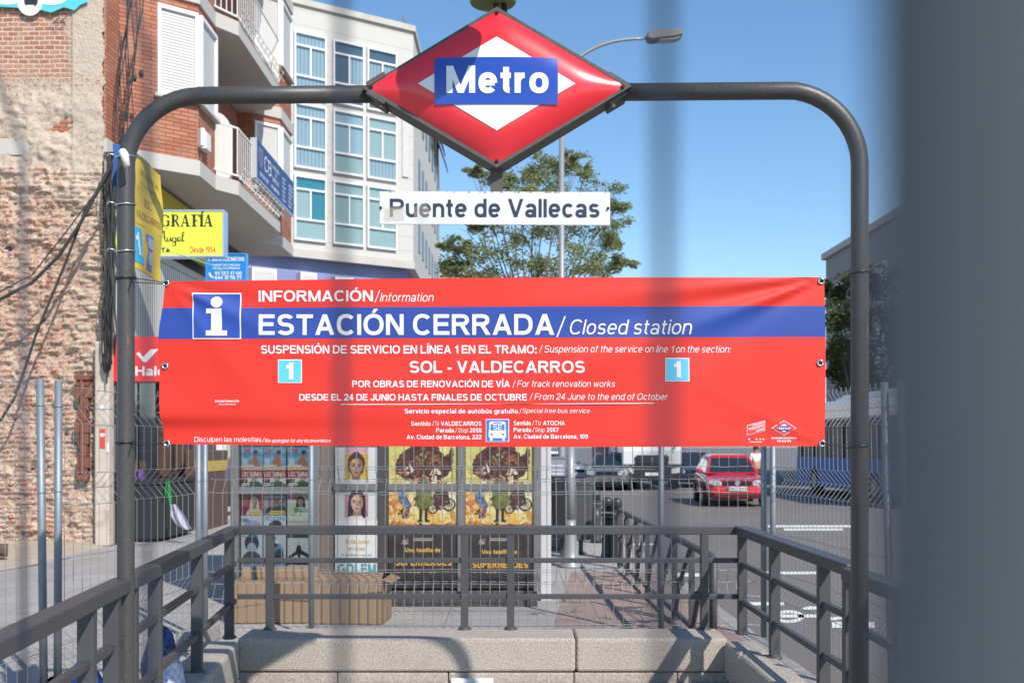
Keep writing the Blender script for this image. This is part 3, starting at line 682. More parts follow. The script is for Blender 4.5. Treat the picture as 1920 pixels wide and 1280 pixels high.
# ties and scraps on the left tube
def tie(name, label, cat, z, x, y, r, m, tail=None, rr=.003, grp=None):
    b = MB(); b.tube([(x + r * math.cos(R(a)), y + r * math.sin(R(a)), z + .004 * math.sin(R(a + 40))) for a in range(0, 361, 20)], rr, 6)
    if tail: b.tube(tail, rr * 1.1, 6)
    o = finish(name, b, m, smooth=True); tag(o, label, cat, grp); return o
for n, py in (('highest', 290), ('middle', 380), ('lowest', 468)):
    z = ZP(py, YA)
    tie('wire_tie', f'{n} of the three bright twisted wires round the left arch tube', 'wire tie', z, LX, ya(236), .041, M['steelwire'],
        [(LX - .035, ya(236) - .03, z), (LX - .06, ya(236) - .035, z + .006), (LX - .068, ya(236) - .03, z - .006)], .0035, 'wire ties on the left arch tube')
b = MB(); c = P(234, 288, YA - .06)
b.tube([P(229, 283, YA - .055), P(233, 290, YA - .06), P(239, 312, YA - .06)], [.016, .018, .012], 12)
tag(finish('paper_cup', b, M['white'], smooth=True), 'crushed white cup stuck behind the top wire on the left arch tube', 'cup')

# yellow notice tied to the left tube, edge on
yn = thing('yellow_notice', 'yellow metro notice board with blue line number tied behind the left arch tube', 'notice', (-1.64, 4.6, 2.4))
def ymap(px, py, l):       # px, py in a 0..100 by 0..140 sheet, seen on the side that faces the stairs
    f = px / 100; wob = .008 * math.sin(f * 5 + py * .05)
    return Vector((-1.632 - .014 * f + wob + l, 4.6 + .415 * f, 2.865 - (py / 140) * .50))
b = MB(); b.grid(lambda u, v: ymap(100 * u, 140 * v, 0), 12, 14, 0, hx('e6c63f')); b.grid(lambda u, v: ymap(100 * u, 140 * v, -.004), 12, 14, 0, hx('d0b43a'))
finish('panel', b, M['vinyl'], yn, smooth=True)
b = MB(); ym = ymap
for s, x0, x1, y, cp, c in (('SERVICIO ESPECIAL', 14, 92, 22, 6, 'b89c34'), ('SOL - VALDECARROS', 20, 80, 33, 4, 'b89c34'), ('SOL', 40, 62, 56, 9, 'b09130'), ('VALDECARROS', 14, 88, 74, 9, 'b09130')):
    text(b, s, x0, x1, y, cp, .16, ym, col=hx(c))
for q in (rc(8, 40, 92, 40.7), rc(8, 82, 92, 82.7)): b.poly([ym(x, y, .002) for x, y in q], 0, hx('c08a2c'))
finish('lettering', b, M['vinyl'], yn); b = MB()
b.poly([ym(x, y, .002) for x, y in rrect(0.5, 87, 28, 132, 3)], 0, hx('41b6e6')); text(b, '1', 8, 18, 122, 28, .22, ym, col=WHITE, lift=.004)
finish('line_badge', b, M['vinyl'], yn); b = MB()
b.poly([ym(x, y, .002) for x, y in rrect(38, 90, 62, 134, 3)], 0, hx('6b8ec4'))
for q in (rrect(42, 94, 58, 108, 2), rrect(42, 112, 58, 128, 2)): b.poly([ym(x, y, .004) for x, y in q], 0, hx('b9c6d6'))
finish('bus_symbol', b, M['vinyl'], yn)
b = MB(); b.grid(lambda u, v: P(211 + 13 * u + 1.5 * math.sin(v * 5), 270 + 80 * v, 4.66 + .03 * u), 4, 8, 0, hx('3d62a0')); b.grid(lambda u, v: P(211 + 13 * u + 1.5 * math.sin(v * 5), 270 + 80 * v, 4.67 + .03 * u), 4, 8, 0, hx('3d62a0'))
tag(finish('blue_sheet', b, M['vinyl'], smooth=True), 'narrow blue plastic sheet hanging behind the left arch tube', 'sheet')

# ------------------------------------------------------------------ banner
bn = thing('closure_banner', 'wide red vinyl banner with blue stripe announcing the closed station, tied between the arch tubes', 'banner', (0, YA, 1.9))
def disp(px, py):
    d = 0
    dx, dy = (1545 - px) / 441, (py - 520) / 441             # rays of tension from the top right corner
    r = math.hypot(dx, dy); a = math.atan2(dy, dx)
    for a0, wd, am in ((.36, .045, .017), (.20, .05, -.012), (.09, .035, .013), (.55, .08, -.010)):
        d += am * math.exp(-((a - a0) / (wd + .012 / (r + .1))) ** 2) * min(1, r / .12) * math.exp(-r / .75)
    dx, dy = (px - 310) / 441, (py - 528) / 441
    r = math.hypot(dx, dy); a = math.atan2(dy, dx)
    for a0, wd, am in ((.45, .07, .014), (.22, .06, -.009), (.9, .1, .008)):
        d += am * math.exp(-((a - a0) / (wd + .012 / (r + .1))) ** 2) * min(1, r / .12) * math.exp(-r / .5)
    dx, dy = (1545 - px) / 441, (836 - py) / 441
    r = math.hypot(dx, dy); a = math.atan2(dy, dx)
    for a0, wd, am in ((.45, .07, .005), (.2, .06, -.003)): d += am * math.exp(-((a - a0) / wd) ** 2) * min(1, r / .1) * math.exp(-r / .3)
    f = math.exp(-max(0, px - 303) / 230)                     # sagging fold low on the left
    d += f * .034 * (1 / (1 + math.exp(-(792 - py - .0 * px) / 5.5)) - .5) * math.exp(-abs(py - 790) / 55)
    d += .006 * noise.noise(Vector((px / 230, py / 120, 1.3))) + .0012 * noise.noise(Vector((px / 60, py / 90, 5)))
    d += .010 * math.sin(math.pi * (px - 303) / 1243)
    return d
def bmap(px, py, l=0):
    p = P(px, py, ya(px) - .03); return Vector((p.x, p.y - disp(px, py) - l, p.z))
def bxy(u, v):
    l = 310 - 9.5 * math.sin(math.pi * min(1, v * 1.12)) - 6 * v + 1.5 * math.sin(v * 14); r = 1545 + 2.5 * math.sin(math.pi * v) + v
    top = 528 + (520 - 528) * u - 2.5 * math.sin(math.pi * u); bot = 832 + 4 * u + 3.2 * math.sin(math.pi * u)
    return l + (r - l) * u, top + (bot - top) * v
rows = []
for v in [i / 36 for i in range(37)]: rows.append(v)
b = MB()
nu = 150
def vrow(u, k):                                             # rows arranged so the blue stripe gets edges of its own
    x, t = bxy(u, 0); _, bt = bxy(u, 1)
    s0, s1 = 577.5 - 4 * u, 636 - 4.5 * u
    ks = [(0, t), (8, s0), (17, s1), (46, bt)]
    for (a, ya_), (c, yc) in zip(ks, ks[1:]):
        if a <= k <= c: return ya_ + (yc - ya_) * (k - a) / (c - a)
def bpt(u, k):
    y = vrow(u, k); t = bxy(u, 0)[1]; bt = bxy(u, 1)[1]; v = (y - t) / (bt - t)
    return bxy(u, v)[0], y
pts = [bmap(*bpt(i / nu, k)) for k in range(47) for i in range(nu + 1)]
bk = [p + Vector((0, .0015, 0)) for p in pts]
n0 = 0; wd_ = nu + 1
for src in (pts, bk):
    base = len(b.v); b.v += [tuple(p) for p in src]
    for k in range(46):
        for i in range(nu):
            b.f.append([base + k * wd_ + i, base + k * wd_ + i + 1, base + (k + 1) * wd_ + i + 1, base + (k + 1) * wd_ + i]); b.m.append(0)
            b.c.append((.022, .062, .32) if 8 <= k < 17 else (.70, .028, .014))
finish('sheet', b, M['vinyl'], bn, smooth=True, fixn=False)
b = MB(); T = lambda s, x0, x1, y, cap, wt=.20, it=0, c=WHITE: text(b, s, x0, x1, y, cap, wt, bmap, it, c, sub=4 if cap > 15 else 1)
BD, RG, IT = .205, .125, .20
T('INFORMACIÓN', 485, 700, 565.5, 20.5, BD); T('/', 703.5, 709, 566, 20, RG, IT); T('Information', 713, 812, 566, 16, RG, IT)
T('ESTACIÓN CERRADA', 486, 1039, 628, 38.5, BD); T('/', 1044, 1053, 629, 33, RG, IT); T('Closed station', 1066, 1294, 627, 27.5, RG, IT)
T('SUSPENSIÓN DE SERVICIO EN LÍNEA 1 EN EL TRAMO:', 490, 1006, 663, 15.5, BD); T('/ Suspension of the service on line 1 on the section:', 1011, 1368, 661, 13, RG, IT)
T('SOL - VALDECARROS', 768, 1096, 699, 22, BD)
T('POR OBRAS DE RENOVACIÓN DE VÍA', 661, 956, 726, 12.5, BD); T('/ For track renovation works', 961, 1152, 725.5, 12, RG, IT)
T('DESDE EL 24 DE JUNIO HASTA FINALES DE OCTUBRE', 562, 988, 751, 12.5, BD); T('/ From 24 June to the end of October', 993, 1250, 749.5, 12, RG, IT)
b.poly([bmap(x, y, .0025) for x, y in [(640, 757.5), (800, 757), (960, 756.5), (1100, 756), (1226, 755.2), (1226, 756.6), (1100, 757.4), (960, 757.9), (800, 758.4), (640, 758.9)]], 0, WHITE)
T('Servicio especial de autobús gratuito', 759, 971, 775, 8.6, BD); T('/', 973.5, 976.5, 775, 8.6, RG, IT); T('Special free bus service', 979, 1105, 774, 8.4, RG, IT)
def TT(s, x0, x1, y, wt, it, cap): T(s, x0, x1, y, cap, wt, it)
for row in (('Sentido', 771, 808, 798, BD, 0, 8.2), ('/', 810.5, 813, 798, RG, IT, 8.2), ('To', 815, 823, 798, RG, IT, 8.2), ('VALDECARROS', 827, 903, 798, BD, 0, 8.2),
            ('Parada', 818, 851.5, 810.5, BD, 0, 8.2), ('/', 853.5, 856, 810.5, RG, IT, 8.2), ('Stop', 858.5, 877, 810.5, RG, IT, 8.2), ('2058', 881, 903, 810.5, BD, 0, 8.2),
            ('Av. Ciudad de Barcelona, 222', 763, 903, 823, BD, 0, 8.2),
            ('Sentido', 963, 995, 797, BD, 0, 8.2), ('/', 997.5, 1000, 797, RG, IT, 8.2), ('To', 1002, 1013, 797, RG, IT, 8.2), ('ATOCHA', 1018, 1059, 797, BD, 0, 8.2),
            ('Parada', 963, 995.5, 809.5, BD, 0, 8.2), ('/', 997.5, 1000, 809.5, RG, IT, 8.2), ('Stop', 1002.5, 1020.5, 809.5, RG, IT, 8.2), ('2057', 1025, 1047, 809.5, BD, 0, 8.2),
            ('Av. Ciudad de Barcelona, 109', 963, 1102, 822, BD, 0, 8.2),
            ('MÁS INFORMACIÓN', 404, 449, 754, .22, 0, 4), ('More information', 411, 443, 759.3, RG, IT, 3.6),
            ('Disculpen las molestias', 363.5, 490, 828, .13, 0, 9.4), ('/', 492, 495, 828, RG, IT, 8), ('We apologise for any inconvenience', 496, 620, 829, .15, IT, 6.8)): TT(*row)
finish('lettering', b, M['vinyl'], bn)
def patch(mb, poly2, l, c):                                 # a printed shape cut fine enough to follow the cloth
    mb.poly([bmap(x, y, l) for x, y in poly2], 0, c)
def gridpatch(mb, x0, y0, x1, y1, l, c, n=8): mb.grid(lambda u, v: bmap(x0 + (x1 - x0) * u, y1 + (y0 - y1) * v, l), n, n, 0, c)
b = MB(); gridpatch(b, 362.5, 549.5, 453, 636, .0035, WHITE, 26); gridpatch(b, 364.7, 551.7, 450.8, 633.8, .0050, hx('2a4ba3'), 26)
for k in range(8): patch(b, [(408, 567)] + ell(408, 567, 10.5, 10.5, 4, k * 45, k * 45 + 45), .0068, WHITE)
gridpatch(b, 388, 579, 398, 588, .0068, WHITE, 3); gridpatch(b, 397.5, 579, 417.5, 622, .0069, WHITE, 8); gridpatch(b, 388, 620, 427, 629.5, .0070, WHITE, 8)
finish('information_symbol', b, M['vinyl'], bn)
for x, y in ((522, 674), (1247, 671)):
    b = MB(); gridpatch(b, x, y, x + 45, y + 44, .002, WHITE, 4); gridpatch(b, x + 1.6, y + 1.6, x + 43.4, y + 42.4, .0032, hx('5cc4ec'), 4)
    text(b, '1', x + 14, x + 29, y + 37, 31, .27, bmap, 0, WHITE, lift=.0046); finish('line_badge', b, M['vinyl'], bn)
b = MB(); gridpatch(b, 911, 785.5, 954.5, 828, .002, WHITE, 4); gridpatch(b, 912.3, 786.8, 953.2, 826.7, .0032, hx('3f78c2'), 4)
patch(b, rrect(917.5, 790, 948, 821, 4), .0046, WHITE); patch(b, rc(916.5, 806, 949, 820), .0047, WHITE); patch(b, rrect(919, 819, 923.5, 826, 1.5), .0046, WHITE); patch(b, rrect(942, 819, 946.5, 826, 1.5), .0046, WHITE)
patch(b, rc(920, 795, 946, 806.5), .0056, hx('3f78c2')); patch(b, rc(925, 791.5, 941, 793.3), .0056, hx('3f78c2')); patch(b, ell(922, 814, 2.1, 2.1, 10), .0056, hx('3f78c2')); patch(b, ell(943.6, 814, 2.1, 2.1, 10), .0056, hx('3f78c2'))
text(b, 'SE', 924.5, 941.5, 805.5, 9.5, .18, bmap, 0, WHITE, lift=.0066); finish('bus_symbol', b, M['vinyl'], bn)
b = MB()
def dia(cx, cy, rx, ry): return [(cx - rx, cy), (cx, cy - ry), (cx + rx, cy), (cx, cy + ry)]
patch(b, dia(1469.5, 802, 23.5, 14.3), .002, WHITE); patch(b, dia(1469.5, 802, 21.5, 13), .003, hx('d43a40')); patch(b, dia(1469.5, 802, 13, 8), .004, WHITE); patch(b, rc(1459, 798, 1480, 806.5), .005, hx('2a4ba3'))
text(b, 'Metro', 1460, 1479, 805, 5.2, .24, bmap, 0, WHITE, lift=.006); T('www.metromadrid.es', 1446, 1493, 822.5, 4, .24); T('900 444 404', 1456.5, 1483, 828.5, 4, .24)
finish('metro_emblem', b, M['vinyl'], bn)
b = MB()
sk = [(1400, 797), (1434, 788), (1434, 807.5), (1400, 816)]
patch(b, sk, .002, WHITE); patch(b, [(1401, 797.7), (1433, 789.2), (1433, 806.8), (1401, 815)], .003, hx('ef4436'))
for s, x0, x1, y, cp in (('CONSORCIO', 1409, 1432, 799.5, 4, ), ('TRANSPORTES', 1403, 1432, 806.8, 4.6), ('MADRID', 1417, 1432, 809.5, 4)): text(b, s, x0, x1, y, cp, .22, bmap, 0, WHITE, lift=.004, slope=-.25)
T('www.crtm.es', 1406, 1428, 829.5, 3.4, .2)
for x, c in ((1404, 'e8e0e4'), (1412, 'a04080'), (1418, 'f0e070'), (1425, 'e8d0d0'), (1431, 'f4e8ec')): patch(b, ell(x, 823, 1.7, 1.7, 8), .002, hx(c))
finish('transport_emblem', b, M['vinyl'], bn)
for x, y in ((312.5, 531), (310.5, 686), (311.5, 830.5), (1539.5, 527), (1537.5, 680.5), (1541.5, 831)):
    p = bmap(x, y, .003); b = MB()
    b.tube([p + Vector((.011 * math.cos(R(a)), 0, .011 * math.sin(R(a)))) for a in range(0, 361, 24)], .0045, 8); finish('grommet', b, M['chrome'], bn, smooth=True)
    b = MB(); b.poly([p + Vector((.0085 * math.cos(R(a)), .0005, .0085 * math.sin(R(a)))) for a in range(0, 360, 30)]); finish('grommet_hole', b, M['rubber'], bn)
for a, c, x, py in (((312.5, 531), 524, LX, 522), ((311.5, 830.5), 829, LX, 829), ((1539.5, 527), 511, RX, 511), ((1541.5, 831), 834, RX, 835)):
    p = bmap(*a, .006); yy = ya(236) if x < 0 else ya(1612); z = ZP(py, yy); b = MB()
    b.tube([(x + .041 * math.cos(R(t)), yy + .041 * math.sin(R(t)), z + .004 * math.cos(R(t))) for t in range(0, 361, 20)], .0045, 6)
    sx = 1 if x < 0 else -1
    b.bar(p, (x + sx * .03, yy - .03, z), .003, .009, up=(0, 1, 0)); b.bar(p + Vector((0, .004, -.004)), (x + sx * .03, yy + .03, z - .012), .003, .008, up=(0, 1, 0))
    if sx > 0: b.bar((x + .035, yy - .025, z), (x + .03, yy - .045, z - .05), .004, .003)
    finish('cable_tie', b, M['tie'], bn)

# ------------------------------------------------------------------ wire fence panels
FOLDS = ((1.965, 1.85, 1.735), (1.42, 1.315, 1.21), (.56, .45, .34))
def fence(label, p, q, bend, spacing=.08, wr=.0023, posts=(1, 1), lean=(0, 0), group='site fence panels round the stairwell', zoff=0, feet=True, xs=None, pr=.024, top=2.0, folds=FOLDS, wm='wire', pm='galv'):
    p, q = Vector(p), Vector(q); L = (q - p).length; d = (q - p).normalized(); bend = Vector(bend)
    t = thing('fence_panel', label, 'fence panel', (p.x, p.y, 0), group)
    b = MB(); n = int(L / spacing)
    ss = xs or [spacing * .5 + i * spacing for i in range(n)]
    prof = [(.08, 0)]
    for a, m, c in reversed(folds): prof += [(c, 0), (m, 1), (a, 0)]
    prof += [(2.0, 0)]
    for s in ss:
        f = s / L; ln = lean[0] * (1 - f) + lean[1] * f
        jit = random.uniform(-.004, .004)
        b.tube([p + d * (s + ln * z + jit * (z > 1)) + bend * (m * .085) + Vector((0, 0, z + zoff)) for z, m in prof], wr, 5)
    for z, m in [(x, i == 1) for tr in folds for i, x in enumerate(tr) if not (xs and i == 2 and x > 1.6)] + [(.88, 0), (.10, 0)]:
        ps = []
        for k in range(9):
            f = k / 8; ln = lean[0] * (1 - f) + lean[1] * f
            ps.append(p + d * (L * f + ln * z) + bend * (m * .085 + .004) + Vector((0, 0, z + zoff + .004 * math.sin(k * 1.7 + p.y))))
        b.tube(ps, wr * 1.1, 5)
    finish('wire_mesh', b, M[wm], t)
    for e, on in ((0, posts[0]), (1, posts[1])):
        if not on: continue
        c = p.lerp(q, e) + d * (-.02 if e == 0 else .02)
        b = MB(); b.tube([c + d * lean[e] * 0, c + d * lean[e] * top + Vector((0, 0, top + zoff))], pr, 16); b.lathe([(pr * .98, 0), (pr * .8, .004)], tuple(c + d * lean[e] * top + Vector((0, 0, top + zoff - .002))), 16)
        for z in (.45, 1.31, 1.84): b.tube([c + d * lean[e] * z + Vector((math.cos(R(a)) * (pr + .002), math.sin(R(a)) * (pr + .002), z)) for a in range(0, 361, 30)], .0025, 5)
        finish('post', b, M[pm], t, smooth=True)
        if feet:
            b = MB(); b.prism([c + Vector((x, y, .006)) for x, y in rrect(-.11, -.3, .11, .3, .05)], [c + Vector((x * .9, y * .93, .13)) for x, y in rrect(-.11, -.3, .11, .3, .05)])
            finish('foot', b, M['concrete'], t, bevel=.01)
    return t
LFx = lambda y: -2.93 + .165 * (y - 6.1)
fence('wire fence panel along the left in front of the old brick wall', (LFx(3.55), 3.55, 0), (LFx(6.5), 6.5, 0), (-1, 0, 0), .1, lean=(0, -.02))
fence('wire fence panel along the left in front of the dark shop', (LFx(6.68), 6.68, 0), (LFx(8.56), 8.56, 0), (-1, 0, 0), .1, lean=(.005, 0))
fence('wire fence panel behind the back railing before the magazine window', (LFx(8.72), 8.75, 0), (-1.72, 8.86, 0), (0, 1, 0), .0795, posts=(1, 0), feet=False)
fence('front one of the two doubled fence panels before the film posters', (-1.655, 8.9, 0), (1.225, 8.9, 0), (0, 1, 0), .0795, feet=False)
fence('rear one of the two doubled fence panels before the film posters', (-1.655, 8.913, 0), (1.20, 8.913, 0), (0, 1, 0), .0795, posts=(0, 0), zoff=-.022)
fence('narrow wire fence panel before the red car', (1.29, 8.9, 0), (2.08, 8.9, 0), (0, 1, 0), .0795, posts=(0, 1), feet=False)
fence('leaning wire fence panel at the roadside before the blue bus', (2.16, 8.8, 0), (2.395, 6.74, 0), (1, .1, 0), .08, lean=(.0, -.055), feet=False)
fence('leaning fence panel whose posts stand just right of the right arch tube', (2.475, 6.60, 0), (2.70, 4.7, 0), (1, .1, 0), .08, lean=(-.06, -.02), feet=False)
# the panel right in front of the lens: its post on the right and its widely set wires
pf = Vector((.0556, .1357, 0)); qf = Vector((-.75, 1.156, 0)); Lf = (qf - pf).length
def sx(px):            # where along the panel a wire meets the sight line of a photo column
    d = (qf - pf) / Lf; k = (px - 960) / F
    return (k * pf.y - pf.x) / (d.x - k * d.y)
dfl = (qf - pf).normalized()
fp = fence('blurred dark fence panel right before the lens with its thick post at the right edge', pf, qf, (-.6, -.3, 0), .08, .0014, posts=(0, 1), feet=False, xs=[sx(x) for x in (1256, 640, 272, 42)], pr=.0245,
           folds=((1.99, 1.90, 1.735),) + FOLDS[1:], wm='shadedwire', pm='dullpost')

b = MB(); b.tube([(.0580, .095, 0), (.0580, .095, 2.0)], .0245, 40); b.lathe([(.024, 0), (.018, .006)], (.0580, .095, 1.999), 24); finish('post', b, M['dullpost'], fp, smooth=True)
# ------------------------------------------------------------------ kiosk
YK = 10.6
kx = lambda px: XP(px, YK); kz = lambda py: ZP(py, YK)
ki = thing('newspaper_kiosk', 'grey newspaper kiosk with magazine window and film posters behind the fence', 'kiosk', (-1.2, YK, 0))
M['kgrey'] = mat('kiosk_frame', (.17, .165, .165), .45, .2, .12, 5, dirt=(.1, .09, .085), ds=6)
M['kdark'] = mat('kiosk_dark', (.06, .05, .048), .55, 0, .2, 4)
M['kbrown'] = mat('kiosk_brown', (.15, .12, .105), .6, 0, .2, 4)
b = MB(); b.box(kx(445), kx(1005), YK + .06, YK + 2.0, .02, 2.6); finish('body', b, M['kdark'], ki)
b = MB(); b.box(kx(700), kx(1008), YK - .03, YK + 2.02, .0, kz(1106)); b.box(kx(440), kx(700), YK - .01, YK + 2.02, .0, kz(1110)); finish('plinth', b, mat('plinth', (.075, .07, .065), .8, 0, .3, 5, dirt=(.2, .18, .16), ds=5), ki, bevel=.01)
b = MB(); b.box(kx(425), kx(1030), YK - .25, YK + 2.2, 2.6, 2.82); b.box(kx(450), kx(1005), YK + .1, YK + 1.9, 2.82, 3.0); finish('roof', b, M['kgrey'], ki, bevel=.02)
for a, c, m, nm, d in ((434, 449, 'kgrey', 'frame_post', .05), (586, 600, 'kgrey', 'frame_post', .03), (600, 626, 'kbrown', 'pillar', .0), (711, 728, 'kdark', 'frame_post', .06), (858, 872, 'kgrey', 'frame_post', .05), (1000, 1013, 'kgrey', 'frame_post', .05)):
    b = MB(); b.box(kx(a), kx(c), YK - d, YK + .10, kz(1108), 2.6); finish(nm, b, M[m], ki, bevel=.006)
b = MB(); b.box(XP(1013, 11), XP(1033, 11), 10.95, 11.15, 0, 2.6); finish('corner_post', b, mat('pale_post', (.52, .52, .54), .5, 0, .08, 3), ki, bevel=.01)
for a, c, d in ((449, 586, .02), (627, 711, .035), (728, 858, .03), (872, 1000, .03)):
    b = MB(); b.box(kx(a), kx(c), YK - d - .01, YK + .05, kz(926 if a < 500 else 919), kz(912 if a < 500 else 906)); finish('cross_bar', b, M['kgrey'], ki, bevel=.004)
    b = MB(); b.poly([(kx(a), YK - d + .012, kz(1103)), (kx(c), YK - d + .012, kz(1103)), (kx(c), YK - d + .012, 2.5), (kx(a), YK - d + .012, 2.5)]); finish('glass_pane', b, M['glass'], ki)
def picture(name, px0, py0, px1, py1, Y, shapes, texts=(), parent=None, label=None, cat=None, group=None, frame=.006):
    b = MB()
    b.box(XP(px0, Y), XP(px1, Y), Y, Y + frame, ZP(py1, Y), ZP(py0, Y), 0, hx('e4e2de'))
    mp = lambda u, v, l: Vector((XP(px0 + (px1 - px0) * u, Y), Y - l, ZP(py0 + (py1 - py0) * v, Y)))
    lay = min(.00025, .010 / max(1, len(shapes)))
    for i, (c, pl) in enumerate(shapes): b.poly([mp(max(0, min(1, x)), max(0, min(1, y)), .0006 + i * lay) for x, y in pl], 0, hx(c))
    for s, x0, x1, y, cp, wt, c in texts: text(b, s, x0, x1, y, cp, wt, mp, 0, hx(c), lift=.0008 + (len(shapes) + 2) * lay)
    o = finish(name, b, M['poster'], parent)
    if label: tag(o, label, cat, group)
    return o
# --- magazines: each leans in the window
YM = YK + .035
def face(cx, cy, s, hair, skin='c99a7d', top='3a3a44', long=0):
    lin = hx(skin); 
    def tone(k): return ''.join('%02x' % max(0, min(255, int(int(skin[i:i + 2], 16) * k))) for i in (0, 2, 4))
    o = [(top, ell(cx, cy + 2.5 * s, 1.6 * s, 1.5 * s, 16, 180, 360)), (hair, [(cx + .82 * s * math.cos(R(a)) * (1 + .07 * math.sin(a * .31)), cy - .14 * s + 1.06 * s * math.sin(R(a)) * (1 + .05 * math.sin(a * .47))) for a in range(0, 360, 15)])]
    if long: o += [(hair, [(cx - .84 * s, cy - .1 * s), (cx + .84 * s, cy - .1 * s), (cx + 1.0 * s, cy + 1.1 * s), (cx + .7 * s, cy + 1.5 * s), (cx + .2 * s, cy + .9 * s), (cx - .4 * s, cy + 1.2 * s), (cx - .9 * s, cy + 1.35 * s)])]
    o += [(tone(.72), [(cx - .30 * s, cy + .4 * s), (cx + .34 * s, cy + .4 * s), (cx + .42 * s, cy + 1.25 * s), (cx - .42 * s, cy + 1.25 * s)]),
          (skin, [(cx + x * s, cy + y * s) for x, y in ((-.60, -.3), (-.45, -.75), (0, -.86), (.46, -.74), (.6, -.3), (.58, .2), (.42, .62), (.14, .88), (-.14, .88), (-.42, .62), (-.58, .2))]),
          (tone(.78), [(cx + x * s, cy + y * s) for x, y in ((.12, -.8), (.46, -.74), (.6, -.3), (.58, .2), (.42, .62), (.14, .88), (.26, .4), (.12, .2), (.30, -.1))]),
          (tone(1.12), [(cx + x * s, cy + y * s) for x, y in ((-.45, -.5), (-.1, -.62), (-.05, -.3), (-.4, -.25))]), (tone(1.1), ell(cx - .32 * s, cy + .22 * s, .16 * s, .14 * s, 9)),
          (hair, [(cx + x * s, cy + y * s) for x, y in ((-.66, -.1), (-.62, -.7), (-.2, -1.05), (.3, -1.02), (.68, -.6), (.66, -.05), (.5, -.45), (.2, -.68), (-.25, -.62), (-.5, -.4))])]
    for e in (-1, 1): o += [('3a2a24', [(cx + e * .10 * s, cy - .12 * s), (cx + e * .42 * s, cy - .18 * s), (cx + e * .44 * s, cy - .12 * s), (cx + e * .12 * s, cy - .06 * s)]), ('2a1e1c', ell(cx + e * .26 * s, cy + .02 * s, .11 * s, .055 * s, 8))]
    return o + [(tone(.62), [(cx + .02 * s, cy), (cx + .13 * s, cy + .33 * s), (cx - .1 * s, cy + .36 * s), (cx - .02 * s, cy + .28 * s)]), ('8c4a44', ell(cx, cy + .56 * s, .21 * s, .06 * s, 9)), (tone(.7), ell(cx, cy + .68 * s, .14 * s, .03 * s, 8))]
def blobs(cols, n, seed, x0=0, y0=0, x1=1, y1=1, r0=.06, r1=.2):
    rd = random.Random(seed); o = []
    for i in range(n):
        cx, cy, a, c = rd.uniform(x0, x1), rd.uniform(y0, y1), rd.uniform(r0, r1), rd.uniform(r0, r1)
        o.append((rd.choice(cols), [(cx + a * math.cos(t) * rd.uniform(.6, 1.1), cy + c * math.sin(t) * rd.uniform(.6, 1.1)) for t in [k * .5236 for k in range(12)]]))
    return o
def tl(u0, y0, n, h, c, seed, w=.5):        # small lines of cover print as bars of unequal length
    rd = random.Random(seed); return [(c, rc(u0, y0 + i * h * 1.5, u0 + w * rd.uniform(.6, 1), y0 + i * h * 1.5 + h)) for i in range(n)]
MG = 'magazines in the kiosk window'
cols3 = ((452, 492), (494, 536), (539, 584)); side = ('left', 'middle', 'right')
for i, (a, c) in enumerate(cols3):
    picture('magazine', a, 838, c, 881, YM, [('6fb3d4', rc(0, 0, 1, 1)), ('8cc6de', rc(0, .12, 1, .2)), ('4f97bd', rc(0, .3, 1, .38)), ('9fcbe0', rc(0, .5, 1, .56)), ('e2c79a', rc(0, .82, 1, 1)), ('b9795a', ell(.62, .86, .24, .44, 12, 180, 360)), ('b9795a', ell(.68, .3, .1, .14)), ('54382c', ell(.68, .22, .11, .1)), ('ead9c0', ell(.3, .8, .34, .05))] + tl(.06, .5, 3, .06, 'f2f2f2', 3, .3),
            [('LOVE', .06, .44, .27, .2, .24, 'd23a44')], label=f'magazine with a blue beach cover, {side[i]} one in the top row of the kiosk window', cat='magazine', group=MG)
    picture('magazine', a, 882, c, 911, YM - .008, [('efe6e0', rc(0, 0, 1, 1)), ('c8302c', rc(0, 0, 1, .46)), ('3a2c2c', rc(0, .5, .3, .9)), ('8c5a3c', ell(.16, .62, .08, .14))] + face(.62, .42, .24, 'd8c0a0', 'd0a080', '3c6a3c') + tl(.05, .8, 2, .06, 'f6f0e0', i, .4),
            [('LECTURAS', .05, .97, .36, .28, .22, 'f8f4f0')], label=f'magazine with red masthead and blonde woman, {side[i]} in second row of kiosk window', cat='magazine', group=MG)
def mag(i, y0, y1, sh, tx, lb, d=0): picture('magazine', cols3[i][0], y0, cols3[i][1], y1, YM - d, sh, tx, label=lb, cat='magazine', group=MG)
mag(0, 927, 966, [('b8485c', rc(0, 0, 1, 1)), ('c47860', rc(0, .0, .3, .5)), ('8a3040', rc(0, .6, .35, 1))] + face(.62, .38, .24, 'e6d8c0', 'dcae94', 'e6d0d4', 1) + tl(.4, .76, 2, .08, 'f2dc3c', 2, .55), (), 'pink magazine with a white haired woman, third row of the kiosk window')
mag(1, 927, 966, [('8c94a0', rc(0, 0, 1, 1)), ('c8b098', rc(0, 0, .2, .6))] + face(.42, .35, .2, '6a5848', 'd0a080', '1c1c28') + face(.78, .33, .18, '2a2220', 'c89878', '283048') + [('f0d838', rc(.3, .76, .95, .84)), ('f0d838', rc(.25, .87, .9, .95))], [('semana', .05, .9, .17, .15, .2, 'f4f4f4')], 'magazine with two suited men and yellow print, third row')
mag(2, 927, 966, [('e8e4dc', rc(0, 0, 1, 1)), ('c0d8b0', rc(.0, .4, .4, 1)), ('e8d23c', rc(.78, .05, .98, .2))] + face(.55, .32, .21, '2a1c18', 'cf9c7c', 'a8c8b8', 1) + blobs(['6a9a4a', 'd8a040', 'e0e0c0'], 8, 4, .02, .7, .7, 1, .05, .12), [('mía', .04, .4, .2, .18, .24, 'd8343c')], 'white magazine with a dark haired woman and green food, third row')
